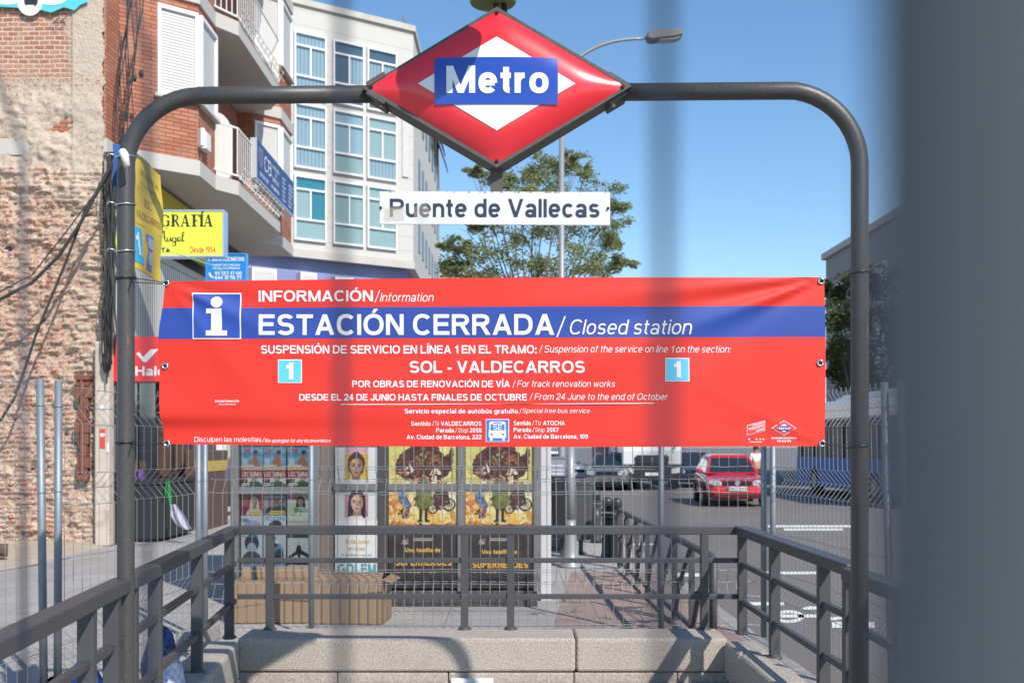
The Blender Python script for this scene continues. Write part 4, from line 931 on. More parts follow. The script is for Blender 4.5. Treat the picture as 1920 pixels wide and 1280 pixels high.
mag(0, 966, 996, [('dcdfe4', rc(0, 0, 1, 1)), ('a8b4c4', ell(.55, .7, .4, .4)), ('8890a8', ell(.2, .3, .2, .12))], (), 'pale grey blue magazine half hidden by rail, fourth row', .012)
mag(1, 966, 996, [('e4e6ea', rc(0, 0, 1, 1)), ('30343e', ell(.55, .78, .34, .5)), ('c8cad0', ell(.55, .9, .2, .3))], [('ICON', .08, .94, .3, .24, .2, '38a8cc')], 'white magazine with turquoise masthead and black hat, fourth row', .012)
mag(2, 966, 996, [('e2ddd0', rc(0, 0, 1, 1)), ('c8bea8', rc(0, .3, 1, .5)), ('5a92b4', rc(.1, .6, .9, .7)), ('b8ac98', ell(.6, .85, .4, .2))], (), 'cream magazine with a blue line, fourth row of the kiosk window', .012)
mag(0, 998, 1052, [('dfe3e6', rc(0, 0, 1, 1)), ('2c3038', ell(.5, .36, .34, .3)), ('b8bec8', ell(.5, .56, .22, .22)), ('434a58', ell(.5, .9, .42, .26, 12, 180, 360))], [('ICON', .05, .8, .16, .12, .2, '38a8cc')], 'white magazine with a dark hatted figure, left in the fifth kiosk row')
mag(1, 998, 1052, [('d4dde2', rc(0, 0, 1, 1)), ('5a9cb8', ell(.5, .65, .4, .3)), ('23262e', ell(.4, .35, .26, .2)), ('e8eaec', ell(.62, .3, .12, .09)), ('2c3c4c', ell(.7, .78, .2, .22))], (), 'pale blue magazine with a dark curled figure, middle of the fifth window row')
mag(2, 1008, 1054, [('d9dbd8', rc(0, 0, 1, 1)), ('24262c', [(.4, .3), (.52, .26), (.6, .5), (.95, .7), (.88, .82), (.56, .66), (.5, .9), (.4, .66), (.1, .86), (.04, .74), (.34, .55)]), ('d8b49c', ell(.46, .22, .06, .08))], (), 'pale grey magazine with a leaping dark figure, right in the fifth kiosk row')
mag(0, 1056, 1102, [('7fa0c8', rc(0, 0, 1, 1))] + blobs(['d88aa8', 'e8b4c4', '5a78a8', 'c05880', 'c8d4e4'], 16, 6), (), 'pink and blue magazine, left in the bottom row of the kiosk window')
mag(1, 1056, 1102, [('86b4d0', rc(0, 0, 1, 1)), ('e4a8bc', rc(0, .3, .7, 1))] + blobs(['f0c8d4', '6890b8', 'c86888'], 8, 9), (), 'pink magazine with blue top, middle of the bottom row of the kiosk window')
mag(2, 1058, 1102, [('cfd2d2', rc(0, 0, 1, 1)), ('3a4458', [(.5, .1), (.66, .2), (.62, .5), (.58, .95), (.5, .95), (.48, .55), (.4, .5), (.42, .22)]), ('60708a', ell(.56, .35, .1, .16))], (), 'grey magazine with a dark standing figure, right in the bottom row of the kiosk window')
# --- posters
pal = [('eceae2', rc(0, 0, 1, 1)), ('e6a0b4', rc(.22, .0, .78, .02))]
sh = [('f0eee8', rc(0, 0, 1, 1)), ('e8a8b8', rc(.22, .0, .76, .042)), ('e2b23a', rc(.21, .045, .76, .262)), ('e08cac', rc(.21, .30, .76, .53)), ('f0eee8', rc(0, .266, 1, .298))]
def fs(cx, cy, s, hair, sk, top, long): return [(c, [(cx + (x - 0) * 1.0, cy + y * .33) for x, y in p]) for c, p in face(0, 0, s, hair, sk, top, long)]
sh += fs(.48, .135, .25, '4a2e20', 'c9946e', 'e8e4e0', 0) + fs(.50, .40, .24, '2a1c1c', 'd8a890', 'e8d8d8', 1)
sh += [('f0eee8', rc(0, .53, 1, 1)), ('e8e0cc', rc(0, .92, 1, .93))]
picture('film_poster', 629, 838, 710, 1096, YK - .02, sh, [('16 de Junio', .22, .78, .70, .032, .19, 'd8ac58'), ('en cines', .30, .68, .75, .030, .19, 'd8ac58'), ('El fantástico caso del', .14, .84, .79, .016, .2, '58a8b4'), ('GOLEM', .06, .94, .92, .075, .27, '4aaeb8')],
        label='white film poster with a man on yellow and a woman on pink, reading GOLEM', cat='poster', group='film posters on the kiosk')
def paintin(poly, cols, n, seed, r0, r1):            # many small dabs inside an outline, as a painted picture has
    rd = random.Random(seed); xs_ = [p[0] for p in poly]; ys_ = [p[1] for p in poly]; o = []
    def inside(x, y):
        c = False
        for i in range(len(poly)):
            (x0, y0), (x1, y1) = poly[i], poly[i - 1]
            if (y0 > y) != (y1 > y) and x < (x1 - x0) * (y - y0) / (y1 - y0) + x0: c = not c
        return c
    while len(o) < n:
        x, y = rd.uniform(min(xs_), max(xs_)), rd.uniform(min(ys_), max(ys_))
        if not inside(x, y): continue
        a = rd.uniform(0, 3.14); l, w_ = rd.uniform(r0, r1), rd.uniform(r0, r1) * .45
        o.append((rd.choice(cols), [(x + l * math.cos(t_) * math.cos(a) - w_ * math.sin(t_) * math.sin(a), y + .48 * (l * math.cos(t_) * math.sin(a) + w_ * math.sin(t_) * math.cos(a))) for t_ in [k * 1.047 for k in range(6)]]))
    return o
def adventure(x0, x1, dy, lb):
    sky_ = rc(0, 0, 1, .57)
    sh = [('e2d68e', rc(0, 0, 1, .6)), ('d6cf78', rc(0, 0, 1, .09)), ('ecdcA0'.lower(), rc(0, .24, 1, .46))]
    sh += paintin(rc(0, 0, 1, .3), ['ddd27c', 'e8de9c', 'd2c468', 'ece4b4'], 40, 5, .06, .16) + paintin(rc(0, .34, .35, .57), ['e09a3c', 'd8842c', 'ecb45a', 'f0cc80', 'c87030'], 55, 6, .03, .10) + paintin(rc(.3, .44, 1, .57), ['e8c464', 'e4b04c', 'f0d890', 'd89838'], 50, 7, .03, .10) + paintin(rc(.7, .28, 1, .46), ['f0e4b0', 'e8d48c', 'f4ecc8'], 20, 8, .05, .1)
    mass = [(.10, .13), (.16, .07), (.24, .03), (.34, .0), (.68, .0), (.78, .05), (.84, .10), (.88, .05), (.90, .02), (.95, .03), (.94, .08), (.90, .17), (.86, .21), (.74, .23), (.64, .21), (.58, .26), (.44, .25), (.34, .22), (.26, .24), (.14, .20)]
    sh += [('5c3527', mass)] + paintin(mass, ['4a281e', '6c3e2c', '3a2019', '7c4a34', '5a3226', '8a5a40', '442620'], 150, 9, .02, .07)
    sh += paintin(ell(.52, .085, .13, .05), ['a89a58', 'b8aa64', '8c7c44', '6c5c34'], 22, 10, .015, .04) + [('3a2c1c', rc(.45, .07, .50, .082)), ('3a2c1c', rc(.56, .066, .61, .078))]
    sh += paintin(ell(.70, .10, .08, .04), ['8a4a30', '9c5c3c', '6c3424', 'b47850'], 22, 11, .012, .035) + paintin(ell(.66, .19, .09, .035), ['e4d4b8', 'd8c4a4', 'f0e6d4'], 16, 12, .015, .04) + paintin(ell(.22, .17, .08, .04), ['b48464', 'c89878', '7c4c38', 'e8dccc'], 22, 13, .012, .035) + [('e8e0d4', [(.30, .12), (.37, .17), (.33, .19)])]
    sh += paintin(rc(.3, .21, .62, .27), ['c89870', 'a8744c', 'dcb890', '7c4c34', 'b4685c'], 34, 14, .012, .04)
    girl = [(.14, .32), (.24, .30), (.27, .36), (.34, .42), (.30, .445), (.22, .42), (.15, .39)]
    sh += [('5c6c8c', girl)] + paintin(girl, ['4c5878', '7c8cac', '3c465c', '8ca4c0'], 26, 15, .012, .035) + paintin(ell(.21, .315, .07, .025), ['9cc0d8', '84acc8', 'c8dce4'], 10, 16, .012, .03)
    sk = ell(.24, .47, .10, .03)
    sh += paintin(sk, ['50505c', '34343e', '787884', '282830'], 26, 17, .010, .035)
    coat = [(.44, .235), (.54, .225), (.60, .27), (.64, .37), (.60, .435), (.52, .45), (.44, .44), (.39, .40), (.41, .31)]
    sh += [('6c7038', coat)] + paintin(coat, ['5c6230', '7c803e', '8c9048', '4c5228', '6a6e38'], 50, 18, .012, .045) + [('b8c078', ell(.39, .27, .025, .014)), ('2a2820', [(.45, .44), (.49, .44), (.485, .52), (.45, .525)]), ('2a2820', [(.53, .44), (.57, .435), (.565, .525), (.53, .52)]), ('2e2c24', [(.42, .52), (.49, .515), (.49, .53), (.42, .533)]), ('2e2c24', [(.53, .515), (.60, .52), (.60, .533), (.53, .53)])]
    def wheel(cx, cy, rx):
        ry = rx * .46; o = [('383030', ell(cx, cy, rx, ry, 20)), ('e0cc94', ell(cx, cy, rx * .78, ry * .78, 18)), ('504840', ell(cx, cy, rx * .3, ry * .3, 10))]
        for a in range(0, 180, 30): o.append(('8c8478', [(cx + rx * .8 * math.cos(R(a)), cy + ry * .8 * math.sin(R(a))), (cx + rx * .8 * math.cos(R(a + 6)), cy + ry * .8 * math.sin(R(a + 6))), (cx - rx * .8 * math.cos(R(a)), cy - ry * .8 * math.sin(R(a))), (cx - rx * .8 * math.cos(R(a + 6)), cy - ry * .8 * math.sin(R(a + 6)))]))
        return o
    sh += wheel(.88, .41, .10) + wheel(.65, .44, .075)
    bike = [(.62, .38), (.70, .30), (.78, .29), (.84, .33), (.88, .40), (.82, .43), (.70, .455)]
    sh += [('4c3428', bike)] + paintin(bike, ['6c3c2c', '38302c', '8c8880', '7c4634', '2c2622', 'a89c90', '943c30'], 60, 19, .010, .035) + [('3a3430', [(.78, .27), (.84, .25), (.90, .40), (.88, .41)]), ('8c8478', [(.72, .275), (.86, .245), (.86, .255), (.73, .285)])]
    sh += paintin(ell(.74, .28, .06, .03), ['b43c34', '8c2c2c', 'd8a078', '34282c'], 16, 20, .010, .03)
    sh += [('a85c34', rc(0, .55, 1, .585))] + paintin(rc(0, .545, 1, .60), ['8c4a30', 'b86c3c', '6c3828', 'c8803c'], 60, 21, .02, .07) + [('37312f', rc(0, .598, 1, 1))] + paintin(rc(0, .59, 1, .64), ['4a302a', '3c2c28', '5c3a30'], 30, 22, .03, .08) + paintin(rc(0, .64, 1, 1), ['3a3434', '322d2c', '423c3b', '3d3735'], 60, 23, .05, .14)
    sh += [('a8a49c', [(.20, .665), (.24, .655), (.27, .675), (.25, .69), (.21, .685)])] + paintin(ell(.25, .675, .06, .025), ['b8b4ac', '8c8880', '4c4846'], 12, 24, .010, .025) + [('55504e', rc(0, .955, 1, .97))]
    sh += [('c8c4b8', rc(.36, .648 + i * .012, .64, .653 + i * .012)) for i in range(2)]
    sh += [('b89c58', rc(.12 + i * .06, .885 - (i % 2) * .003, .15 + i * .06, .893)) for i in (0, 3, 4, 5, 8, 9)]
    picture('film_poster', x0, 836, x1, 1102, YK - .02, sh, [('Una familia de', .24, .76, .745 + dy, .03, .26, 'e0b450'), ('SUPERHÉROES', .1, .92, .84 + dy * 1.4, .045, .28, 'e0ac48')], label=lb, cat='poster', group='film posters on the kiosk')
adventure(729, 857, 0, 'yellow and black adventure film poster with a motorcycle, next to the white poster')
adventure(873, 1000, .012, 'yellow and black adventure film poster with a motorcycle, at the right end of the kiosk')
# --- cardboard
YC = 9.55
def carton(x0, x1, z, y0, y1, label, flaps, rot=0):
    c = Vector(((x0 + x1) / 2, (y0 + y1) / 2, 0)); t = thing('cardboard_box', label, 'box', tuple(c), 'cardboard boxes at the foot of the kiosk')
    ca, sa = math.cos(R(rot)), math.sin(R(rot))
    def W(x, y, zz): dx, dy = x - c.x, y - c.y; return (c.x + dx * ca - dy * sa, c.y + dx * sa + dy * ca, zz)
    b = MB(); th = .006
    for q in (((x0, y0), (x1, y0)), ((x1, y0), (x1, y1)), ((x1, y1), (x0, y1)), ((x0, y1), (x0, y0))):
        (a0, b0), (a1, b1) = q; nx, ny = (b1 - b0), -(a1 - a0); l = math.hypot(nx, ny); nx, ny = -nx / l * th, -ny / l * th
        b.prism([W(a0, b0, .006), W(a1, b1, .006), W(a1, b1, z), W(a0, b0, z)], [W(a0 + nx, b0 + ny, .006), W(a1 + nx, b1 + ny, .006), W(a1 + nx, b1 + ny, z), W(a0 + nx, b0 + ny, z)])
    b.prism([W(x0, y0, .008), W(x1, y0, .008), W(x1, y1, .008), W(x0, y1, .008)], [W(x0, y0, .014), W(x1, y0, .014), W(x1, y1, .014), W(x0, y1, .014)])
    finish('carton', b, M['card'], t)
    for e, dx, dz in flaps:
        b = MB()
        if e == 'f': pts = [W(x0, y0, z), W(x1, y0, z), W(x1 - .02, y0 - dx, z + dz), W(x0 + .02, y0 - dx, z + dz)]
        elif e == 'b': pts = [W(x0, y1, z), W(x1, y1, z), W(x1 - .02, y1 + dx, z + dz), W(x0 + .02, y1 + dx, z + dz)]
        elif e == 'l': pts = [W(x0, y0, z), W(x0, y1, z), W(x0 - dx, y1 - .02, z + dz), W(x0 - dx, y0 + .02, z + dz)]
        else: pts = [W(x1, y0, z), W(x1, y1, z), W(x1 + dx, y1 - .02, z + dz), W(x1 + dx, y0 + .02, z + dz)]
        b.prism(pts, [Vector(p) + Vector((0, .004, .005)) for p in pts]); finish('flap', b, M['card'], t)
carton(XP(428, YC), XP(584, YC), .36, YC, YC + .5, 'open brown cardboard box below the magazine window', (('b', .02, .09), ('l', .07, -.09), ('f', -.22, .0)), 2)
carton(XP(590, YC), XP(722, YC), .40, YC - .05, YC + .42, 'open brown cardboard box below the white film poster', (('b', -.08, .02), ('r', .09, -.03), ('f', -.16, .04)), -4)

# ------------------------------------------------------------------ old party wall laid bare at the left
random.seed(11)
ow = thing('old_brick_wall', 'crumbling party wall of old brick and torn plaster at the left edge', 'wall', (-8.5, 17, 0))
YW = 17.0; X0, X1 = -11.0, -6.50
def wallpt(u, v):
    x = X0 + (X1 - X0) * u; z = 9.6 * v
    r = max(0, min(1, (7.5 - z) / .6))                       # smooth brick above, torn below
    n = noise.fractal(Vector((x * 1.6, z * 2.4, 3)), .8, 2.0, 5)
    n2 = noise.fractal(Vector((x * 5, z * 9, 7)), .7, 2.0, 4)
    rid = abs(noise.noise(Vector((x * .8, z * 1.5, 9))))
    d = r * (.05 * n + .035 * n2 + .09 * max(0, rid - .15)) + r * .035 * (math.sin(z * 84) > .2) * (n2 > 0) * (z < 6)
    if x > -7.0 and z > 5.9: d = d * .5 + .03
    return Vector((x + (.05 * n2 if u > .999 else 0), YW - d, z))
b = MB(); b.grid(wallpt, 190, 420); 
b.poly([(X0, YW + .4, 0), (X1, YW + .4, 0), (X1, YW + .4, 9.6), (X0, YW + .4, 9.6)]); b.poly([(X0, YW, 9.6), (X1, YW, 9.6), (X1, YW + .4, 9.6), (X0, YW + .4, 9.6)]); b.poly([(X1, YW, 0), (X1, YW + .4, 0), (X1, YW + .4, 9.6), (X1, YW, 9.6)])
finish('masonry', b, M['rubblewall'], ow, smooth=True, fixn=False)
wf = lambda px, py, l: P(px, py, YW - .075 - l)
b = MB()
for c, pl in (('57c4cc', [(-60, -30), (168, -30), (165, 4), (150, 10), (140, 20), (120, 14), (96, 24), (80, 20), (20, 14), (-60, 10)]), ('f0f0ee', [(x, y) for x, y in ell(56, 2, 24, 28, 20)]), ('f0f0ee', ell(14, -3, 28, 12)), ('f0f0ee', ell(96, -4, 30, 14)), ('23262c', ell(58, 2, 13, 13)), ('f4f4f2', rc(50, 10, 64, 15))):
    b.poly([wf(x, y, .004 + .002 * (len(b.f))) for x, y in pl], 0, hx(c))
text(b, '22', 99, 122, 44, 18, .12, wf, .2, hx('2a2620'), lift=.008)
finish('graffiti', b, M['print'], ow)
b = MB()

for i in range(9):
    y0_ = 702 + i * 22; w0 = 12 + 4 * math.sin(i * 1.9) - i * .5; cx_ = 154 + 2.5 * math.sin(i * 1.3)
    b.box(XP(cx_ - w0, 16.8), XP(cx_ + w0, 16.8), 16.80 + .012 * (i % 3), 16.97, ZP(y0_ + 21.5, 16.8), ZP(y0_, 16.8))
b.box(XP(151, 16.8), XP(156, 16.8), 16.77, 16.95, ZP(885, 16.8), ZP(706, 16.8)); b.box(XP(140, 16.8), XP(168, 16.8), 16.76, 16.96, ZP(712, 16.8), ZP(703, 16.8))
finish('iron_stanchion', b, M['rust'], ow, bevel=.01)
b = MB(); b.box(XP(179, 16.85), XP(206, 16.85), 16.8, 17.05, 0, ZP(640, 16.85)); finish('plaster_strip', b, M['plaster'], ow, bevel=.03)
b = MB(); fq = lambda x, y: P(x, y, 16.79)
for c, q in (('c8483c', rc(187, 804, 197, 840)), ('e8e6e0', rc(188, 812, 196, 818)), ('dfe2e8', rc(188, 760, 196, 768)), ('e6e6e8', rc(199, 830, 204, 848))): b.poly([fq(x, y) + Vector((0, -.002 * len(b.f), 0)) for x, y in q], 0, hx(c))
finish('bill_sticker', b, M['print'], ow)
b = MB()
def rub(u, v):
    x = -12 + 5.6 * u; y = 13.6 + 3.5 * v
    h = max(0, math.sin(math.pi * min(1, v * .62))) * (1.05 - u) * .9
    return Vector((x, y, .006 + h * .35 * (1 + .6 * noise.fractal(Vector((x * 1.5, y * 1.5, 0)), .8, 2, 4)) if 0 < u < 1 and v > 0 else -.02))
b.grid(rub, 50, 34); finish('rubble', b, M['dirt'], smooth=True, kind='stuff')
b = MB(); b.tube([(-6.9, 14.6, .16), (-7.8, 14.2, .22)], .09, 9); tag(finish('timber_beam', b, M['brown']), 'old round timber lying on the rubble at the foot of the brick wall', 'beam')

# ------------------------------------------------------------------ brick apartment block with angled bays
bb = thing('brick_building', 'orange brick apartment block with angled bay windows and white balconies', 'building', (-6.5, 20, 0))
A0, A_, B_, C_, D_ = (-6.47, 17.02), (-6.45, 17.5), (-5.4, 18.36), (-5.4, 19.46), (-6.3, 19.46)
E_, A2, B2, C2, D2 = (-6.3, 24.32), (-5.93, 24.32), (-5.4, 24.8), (-5.4, 26.1), (-6.3, 26.1)
FH = 2.95; ZS = 6.48
foot = [(-10.5, 17.03), A0, A_, B_, C_, D_, E_, A2, B2, C2, (-10.5, 26.1)]
def extr(mb, ring2, z0, z1, mi=0): mb.prism([(x, y, z0) for x, y in ring2], [(x, y, z1) for x, y in ring2], mi)
for k in range(4):
    z = ZS + k * FH
    b = MB(); extr(b, foot, z, z + FH - .26); finish('brick_storey', b, M['brick'], bb)
    sl = [(-10.5, 17.0), (-6.45, 16.99), (-6.41, 17.47), (-5.36, 18.33), (-5.36, 19.3), (-5.06, 19.75), (-5.06, 23.3), (-5.45, 24.1), (-5.9, 24.28), (-5.36, 24.77), (-5.36, 26.13), (-10.5, 26.13)]
    b = MB(); extr(b, sl, z - .26, z); finish('floor_slab', b, M['slab'], bb)
def onface(p, q, s, z, out=0):
    p, q = Vector(p), Vector(q); d = (q - p); n = Vector((d.y, -d.x)).normalized(); v = p + d * s + n * out
    return Vector((v.x, v.y, z))
def window(p, q, s0, s1, z0, z1, parent, shutter=True, glassm='tintglass', drop=0):
    L = (Vector(q) - Vector(p)).length; fw = .06 / L
    b = MB()
    for a, c, y0, y1 in ((s0, s1, z1 - .07, z1), (s0, s1, z0, z0 + .06), (s0, s0 + fw, z0 + .06, z1 - .07), (s1 - fw, s1, z0 + .06, z1 - .07)):
        b.prism([onface(p, q, a, y0, .07), onface(p, q, c, y0, .07), onface(p, q, c, y1, .07), onface(p, q, a, y1, .07)], [onface(p, q, a, y0, -.02), onface(p, q, c, y0, -.02), onface(p, q, c, y1, -.02), onface(p, q, a, y1, -.02)])
    w = finish('window', b, M['white_frame'], parent, bevel=.005)
    b = MB(); b.poly([onface(p, q, a, y, .025) for a, y in ((s0 + fw, z0 + .06), (s1 - fw, z0 + .06), (s1 - fw, z1 - .07), (s0 + fw, z1 - .07))])
    finish('shutter', b, M['shutter'], w)
    b = MB(); b.prism([onface(p, q, a, y, o) for a, y, o in ((s0 - fw, z0 - .05, .10), (s1 + fw, z0 - .05, .10), (s1 + fw, z0, .10), (s0 - fw, z0, .10))], [onface(p, q, a, y, o) for a, y, o in ((s0 - fw, z0 - .05, -.01), (s1 + fw, z0 - .05, -.01), (s1 + fw, z0, -.01), (s0 - fw, z0, -.01))])
    finish('sill', b, M['slab'], w)
for k in range(3):
    z = ZS + k * FH
    window(A_, B_, .46, .985, z + 1.0, z + 2.52, bb); window(B_, C_, .02, .9, z + 1.0, z + 2.52, bb)
    window(A2, B2, .06, .97, z + 1.0, z + 2.52, bb); window(B2, C2, .04, .9, z + 1.0, z + 2.52, bb)
    # recessed balcony wall: rendered, with a dark door
    b = MB(); b.box(-6.29, -6.24, 19.5, 24.3, z + .01, z + 2.66); finish('recess_wall', b, M['brick'], bb)
    b = MB(); b.box(-6.25, -6.20, 20.8, 22.3, z + .02, z + 2.1); finish('balcony_door', b, M['dark'], bb)
    b = MB(); rl = [(-5.1, 19.85), (-5.1, 23.25)]
    n = 24
    for i in range(n + 1):
        y = 19.85 + 3.4 * i / n; b.bar((-5.1, y, z + .12), (-5.1, y, z + 1.0), .012, .012)
    for zz in (.12, 1.0): b.bar((-5.1, 19.82, z + zz), (-5.1, 23.28, z + zz), .03, .03)
    for i in range(5): b.bar((-5.38 + .07 * i, 19.35 + .115 * i, z + .12), (-5.38 + .07 * i, 19.35 + .115 * i, z + 1.0), .016, .016)
    for zz in (.12, 1.0): b.bar((-5.4, 19.32, z + zz), (-5.1, 19.84, z + zz), .03, .03)
    for i in range(8): b.bar((-5.1 - .04 * i, 23.3 + .1 * i, z + .12), (-5.1 - .04 * i, 23.3 + .1 * i, z + 1.0), .016, .016)
    b.bar((-5.1, 23.26, z + 1.0), (-5.42, 24.06, z + 1.0), .03, .03)
    for zz in (.10, .25): b.bar((-4.98, 19.8, z + zz), (-4.98, 23.3, z + zz), .012, .012)
    for i in range(12): b.bar((-5.08, 19.9 + i * .3, z + .06), (-4.97, 19.9 + i * .3, z + .28), .012, .012)
    finish('balcony_railing', b, M['white'], bb)
# rounded white divider on the balcony, vent on the bay, ground floor
b = MB(); pr = [(-6.2, ZS + .01), (-5.5, ZS + .01), (-5.5, ZS + 1.2)] + [(-5.85 + .35 * math.cos(R(a)), ZS + 1.2 + .45 * math.sin(R(a))) for a in range(15, 181, 15)] + [(-6.2, ZS + 1.2)]
b.prism([(x, 20.9, z) for x, z in pr], [(x, 20.98, z) for x, z in pr]); finish('balcony_divider', b, M['white'], bb, bevel=.01)
b = MB(); b.prism([onface(A_, B_, a, z, .16) for a, z in ((.985, 6.72), (1.04, 6.72), (1.04, 7.02), (.985, 7.02))], [onface(A_, B_, a, z, -.02) for a, z in ((.985, 6.72), (1.04, 6.72), (1.04, 7.02), (.985, 7.02))]); 
b.box(-5.40, -5.28, 18.42, 18.72, 6.72, 7.02); finish('vent_box', b, M['white'], bb, bevel=.01)
b = MB(); b.box(-10.5, -6.52, 17.04, 26.1, 0, 6.2); finish('ground_storey', b, M['dark'], bb)
b = MB(); b.box(-6.51, -6.44, 17.3, 26.1, 3.45, 4.95); finish('slatted_band', b, M['slats'], bb)
b = MB(); b.box(-6.515, -6.40, 17.3, 26.1, 3.28, 3.44); b.box(-6.515, -6.42, 17.3, 26.1, 4.96, 5.1); finish('ledge', b, M['slab'], bb)
for y, m in ((17.06, 'dark'), (19.6, 'brown'), (20.6, 'brown'), (23.4, 'white'), (25.6, 'white')):
    b = MB(); b.box(-6.52, -6.36, y, y + .34, 0, 3.27); finish('pillar', b, M[m], bb, bevel=.01)
for y0, y1 in ((17.45, 19.5), (21.0, 23.3), (23.8, 25.5)):
    b = MB(); b.box(-6.515, -6.46, y0, y1, .25, 3.0); b.box(-6.515, -6.44, y0, y1, .0, .24); b.box(-6.515, -6.44, (y0 + y1) / 2 - .03, (y0 + y1) / 2 + .03, .25, 3.0)
    finish('shop_front', b, M['carglass' if y0 < 20 else 'brown'], bb)
b = MB()
for y0, y1 in ((23.9, 24.5), (24.7, 25.4)): b.box(-6.45, -6.40, y0, y1, .1, 2.9)
finish('door_frame', b, mat('cream_door', (.55, .53, .44), .5), bb)

# signs on the shops
def boardsign(name, label, x0, x1, y, z0, z1, depth, face, side, par=None):
    t = thing(name, label, 'sign', ((x0 + x1) / 2, y, z0))
    b = MB(); b.box(x0, x1, y, y + depth, z0, z1, 0, face); finish('panel', b, M['enamel'], t)
    b = MB(); e = .02
    for q in ((x0 - e, x1 + e, z1, z1 + e), (x0 - e, x1 + e, z0 - e, z0), (x0 - e, x0, z0, z1), (x1, x1 + e, z0, z1)): b.box(q[0], q[1], y - .015, y + depth + .01, q[2], q[3], 0, side)
    finish('edging', b, M['enamel'], t)
    return t
YF = 17.2; f = lambda px, py, l: P(px, py, YF - l)
t = boardsign('photo_shop_sign', 'bright yellow box sign with black and red print hanging above the shop', XP(217, YF), XP(418, YF), YF, ZP(479, YF), ZP(396, YF), .22, hx('eef03c'), hx('9cb4d4'))
b = MB(); K = hx('20221c')
def serif(ch, x, y, w, h, c):            # heavy slab capitals built from stems and slabs
    T_, s = h * .22, h * .085
    def bx_(x0, y0, x1, y1): b.poly([f(xx, yy, .003 + .0002 * (len(b.f) % 9)) for xx, yy in rc(x0, y - y1, x1, y - y0)], 0, c)
    def pl(p): b.poly([f(xx, y - yy, .003 + .0002 * (len(b.f) % 9)) for xx, yy in p], 0, c)
    if ch in 'FIT':
        sx_ = x + w * (.18 if ch == 'F' else .5 - .11); bx_(sx_, 0, sx_ + T_, h); bx_(sx_ - w * .16, 0, sx_ + T_ + w * .16, s)
        if ch == 'I': bx_(sx_ - w * .16, h - s, sx_ + T_ + w * .16, h)
        else: bx_(x, h - s, x + w, h); bx_(x + w - s, h * .74, x + w, h)
        if ch == 'T': bx_(x, h * .74, x + s, h)
        if ch == 'F': bx_(sx_, h * .46, x + w * .7, h * .54); bx_(x + w * .64, h * .36, x + w * .7, h * .64)
    elif ch in 'GO':
        for a in range(30 if ch == 'G' else 0, 330 if ch == 'G' else 360, 15):
            def e(t, k): return (x + w / 2 + w / 2 * k * math.cos(R(t)), h / 2 + h / 2 * (1 - (1 - k) * .35) * math.sin(R(t)))
            pl([e(a, 1), e(a + 15, 1), e(a + 15, .55), e(a, .55)])
        if ch == 'G': bx_(x + w * .74, h * .05, x + w * .97, h * .46); bx_(x + w * .6, h * .42, x + w * 1.04, h * .5); bx_(x + w * .88, h * .62, x + w * .95, h * .98)
    elif ch == 'R':
        bx_(x + w * .1, 0, x + w * .1 + T_, h); bx_(x - w * .03, 0, x + w * .46, s); bx_(x - w * .03, h - s, x + w * .55, h); bx_(x + w * .2, h * .48, x + w * .55, h * .56)
        for a in range(-90, 90, 20):
            def e(t, k): return (x + w * .5 + w * .36 * k * math.cos(R(t)), h * .74 + h * .26 * (1 - (1 - k) * .5) * math.sin(R(t)))
            pl([e(a, 1), e(a + 20, 1), e(a + 20, .4), e(a, .4)])
        pl([(x + w * .42, h * .5), (x + w * .66, h * .5), (x + w * 1.0, 0), (x + w * .76, 0)])
    elif ch in 'AÁ' or ch == 'Í':
        pl([(x + w * .02, 0), (x + w * .14, 0), (x + w * .54, h), (x + w * .42, h)]); pl([(x + w * .62, 0), (x + w * .92, 0), (x + w * .6, h), (x + w * .4, h)])
        bx_(x + w * .22, h * .28, x + w * .7, h * .36); bx_(x - w * .06, 0, x + w * .3, s); bx_(x + w * .55, 0, x + w * 1.05, s)
for i, ch in enumerate('FOTOGRAF'): serif(ch, 226 + i * 18.9, 425, 16.5, 23, K)
serif('I', 372, 425, 9, 23, K); serif('A', 382, 425, 17, 23, K)
b.poly([f(x, y, .003) for x, y in ((376, 401), (380, 401), (383, 397), (379, 396))], 0, K)
def script(mb, pts, w, c, fm):            # brush stroke through points
    n = len(pts)
    for i in range(n - 1):
        (x0, y0), (x1, y1) = pts[i], pts[i + 1]; dx, dy = x1 - x0, y1 - y0; l = math.hypot(dx, dy) or 1
        ww = w * (.55 + .6 * max(0, dy / l)); nx, ny = -dy / l * ww / 2, dx / l * ww / 2
        mb.poly([fm(x0 - nx, y0 - ny, .003 + .0002 * (i % 5)), fm(x1 - nx, y1 - ny, .003 + .0002 * (i % 5)), fm(x1 + nx, y1 + ny, .003 + .0002 * (i % 5)), fm(x0 + nx, y0 + ny, .003 + .0002 * (i % 5))], 0, c)
def arc(cx, cy, rx, ry, a0, a1, n=10): return [(cx + rx * math.cos(R(a0 + (a1 - a0) * i / n)), cy + ry * math.sin(R(a0 + (a1 - a0) * i / n))) for i in range(n + 1)]
